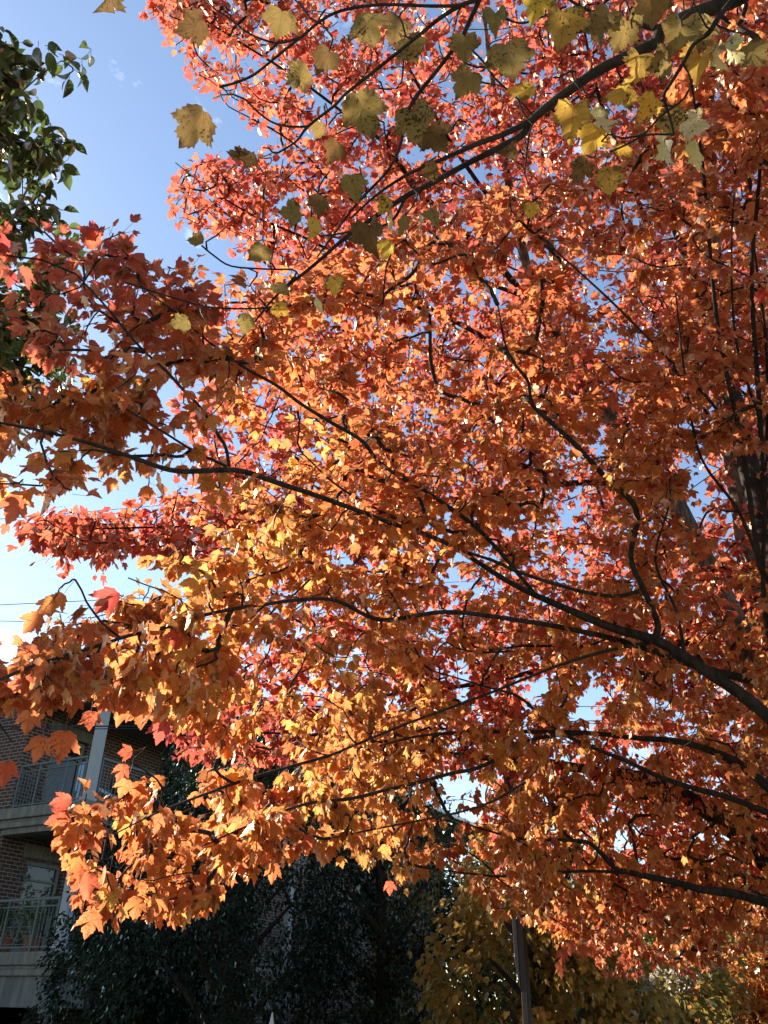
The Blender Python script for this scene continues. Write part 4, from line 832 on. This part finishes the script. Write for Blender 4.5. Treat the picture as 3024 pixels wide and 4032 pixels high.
far_tree('orange_sapling_tree', 'small orange tree at the bottom right edge below the golden tree', 3010, 15, 1, .9, 2.9, .3, 2200, .09, (.60, .22, .03), MAT['red'], T_red, lobes=10)
far_tree('purple_plum_tree', 'dark purple leaved tree between the olive tree and the silvery shrub', 2610, 22, 1, 1.2, 3.9, .6, 3000, .12, (.03, .015, .022), MAT['dark'], T_small, lobes=10)
far_tree('silvery_shrub', 'pale silvery grey feathery shrub at the bottom beside the golden tree', 2700, 16, 1, .7, 2.8, .3, 4500, .07, (.42, .42, .36), MAT['red'], T_small, lobes=10, hang=.1)
for i, (px_, h_, ht_, lab) in enumerate([(1900, 30, 5, 'hazy dark green tree far behind the ochre maple'), (2500, 34, 5.6, 'far green tree behind the dark purple tree'), (3000, 30, 5.0, 'far olive tree behind the golden corner tree'), (3350, 24, 5.5, 'far green tree beyond the right edge of the maples'), (1150, 48, 7, 'distant tree between the apartment building and the distant house')]):
    far_tree('background_tree', lab, px_, h_, 1, 3.6, ht_, .6, 5500, .2, (.06, .085, .02), MAT['red'], T_small, lobes=16, group='trees in the far background', c2=(.16, .14, .02))

# ---- brown post and grey finial -------------------------------------------
pp = at_h(2070, 3900, 8.2); mBrown = solid('brown_paint', (.014, .008, .006), .75, .1, 30)
LP = empty('street_post', (pp.x, pp.y, 0), 'square dark brown metal post standing in front of the ochre maple', 'post', R(-38))
m = MB(); m.box(-.030, -.030, 0, .030, .030, 4.6); m.build('post', mBrown, LP, .006)
m = MB(); m.poly([(-.074, -.032, 1.98), (-.031, -.032, 1.74), (-.031, .032, 1.74), (-.074, .032, 1.98), (-.074, -.038, 4.4), (-.031, -.038, 4.4), (-.031, .038, 4.4), (-.074, .038, 4.4)], [(3, 2, 1, 0), (4, 5, 6, 7), (0, 1, 5, 4), (1, 2, 6, 5), (2, 3, 7, 6), (3, 0, 4, 7)])
m.build('side_channel', solid('brown_grey_paint', (.022, .014, .011), .8, .1, 30), LP, .004)
mb((-.09, -.09, 0, .09, .09, .03)).build('base_plate', mBrown, LP, .004); mb((-.05, -.05, 4.6, .05, .05, 4.64)).build('cap', mBrown, LP, .006)
fp = at_h(1073, 3985, 9.0)
FP = empty('lantern_post', (fp.x, fp.y, 0), 'pale grey pointed finial of a lantern post poking up at the bottom edge', 'post'); mPale = solid('pale_metal', (.45, .46, .46), .4, .05, 20, .1)
m = MB(); zt_ = fp.z; m.lathe([(.045, 0), (.045, zt_-.75)], (0, 0, 0), 12); m.build('shaft', mMet, FP)
m = MB(); m.lathe([(.09, zt_-.75), (.13, zt_-.45), (.14, zt_-.42)], (0, 0, 0), 6); m.build('lantern', mGlass, FP)
m = MB(); m.lathe([(.16, zt_-.42), (.06, zt_-.18), (.035, zt_-.16), (.004, zt_)], (0, 0, 0), 6); m.build('finial', mPale, FP)

# curled dry leaf on a bare twig end, top left
dq = np.array(at(425, -60, 1.9)); du = np.array(at(425, -330, 2.0))
wq = Wood(); T('twig', catmull([wF.N[np.argmin(((wF.N[:wF.n]-du)**2).sum(1))], du, dq], 8), np.linspace(.004, .0016, 17), MAT['bark_dark'], FM)
lf = leaves('leaf', [T_nor[3]], dq[None], (-up_n-.1*rt_n)[None], (rt_n*1.0+fw_n*.05)[None], np.array([.05]), np.array([[.12, .09, .04]]), MAT['yellow'], FM)
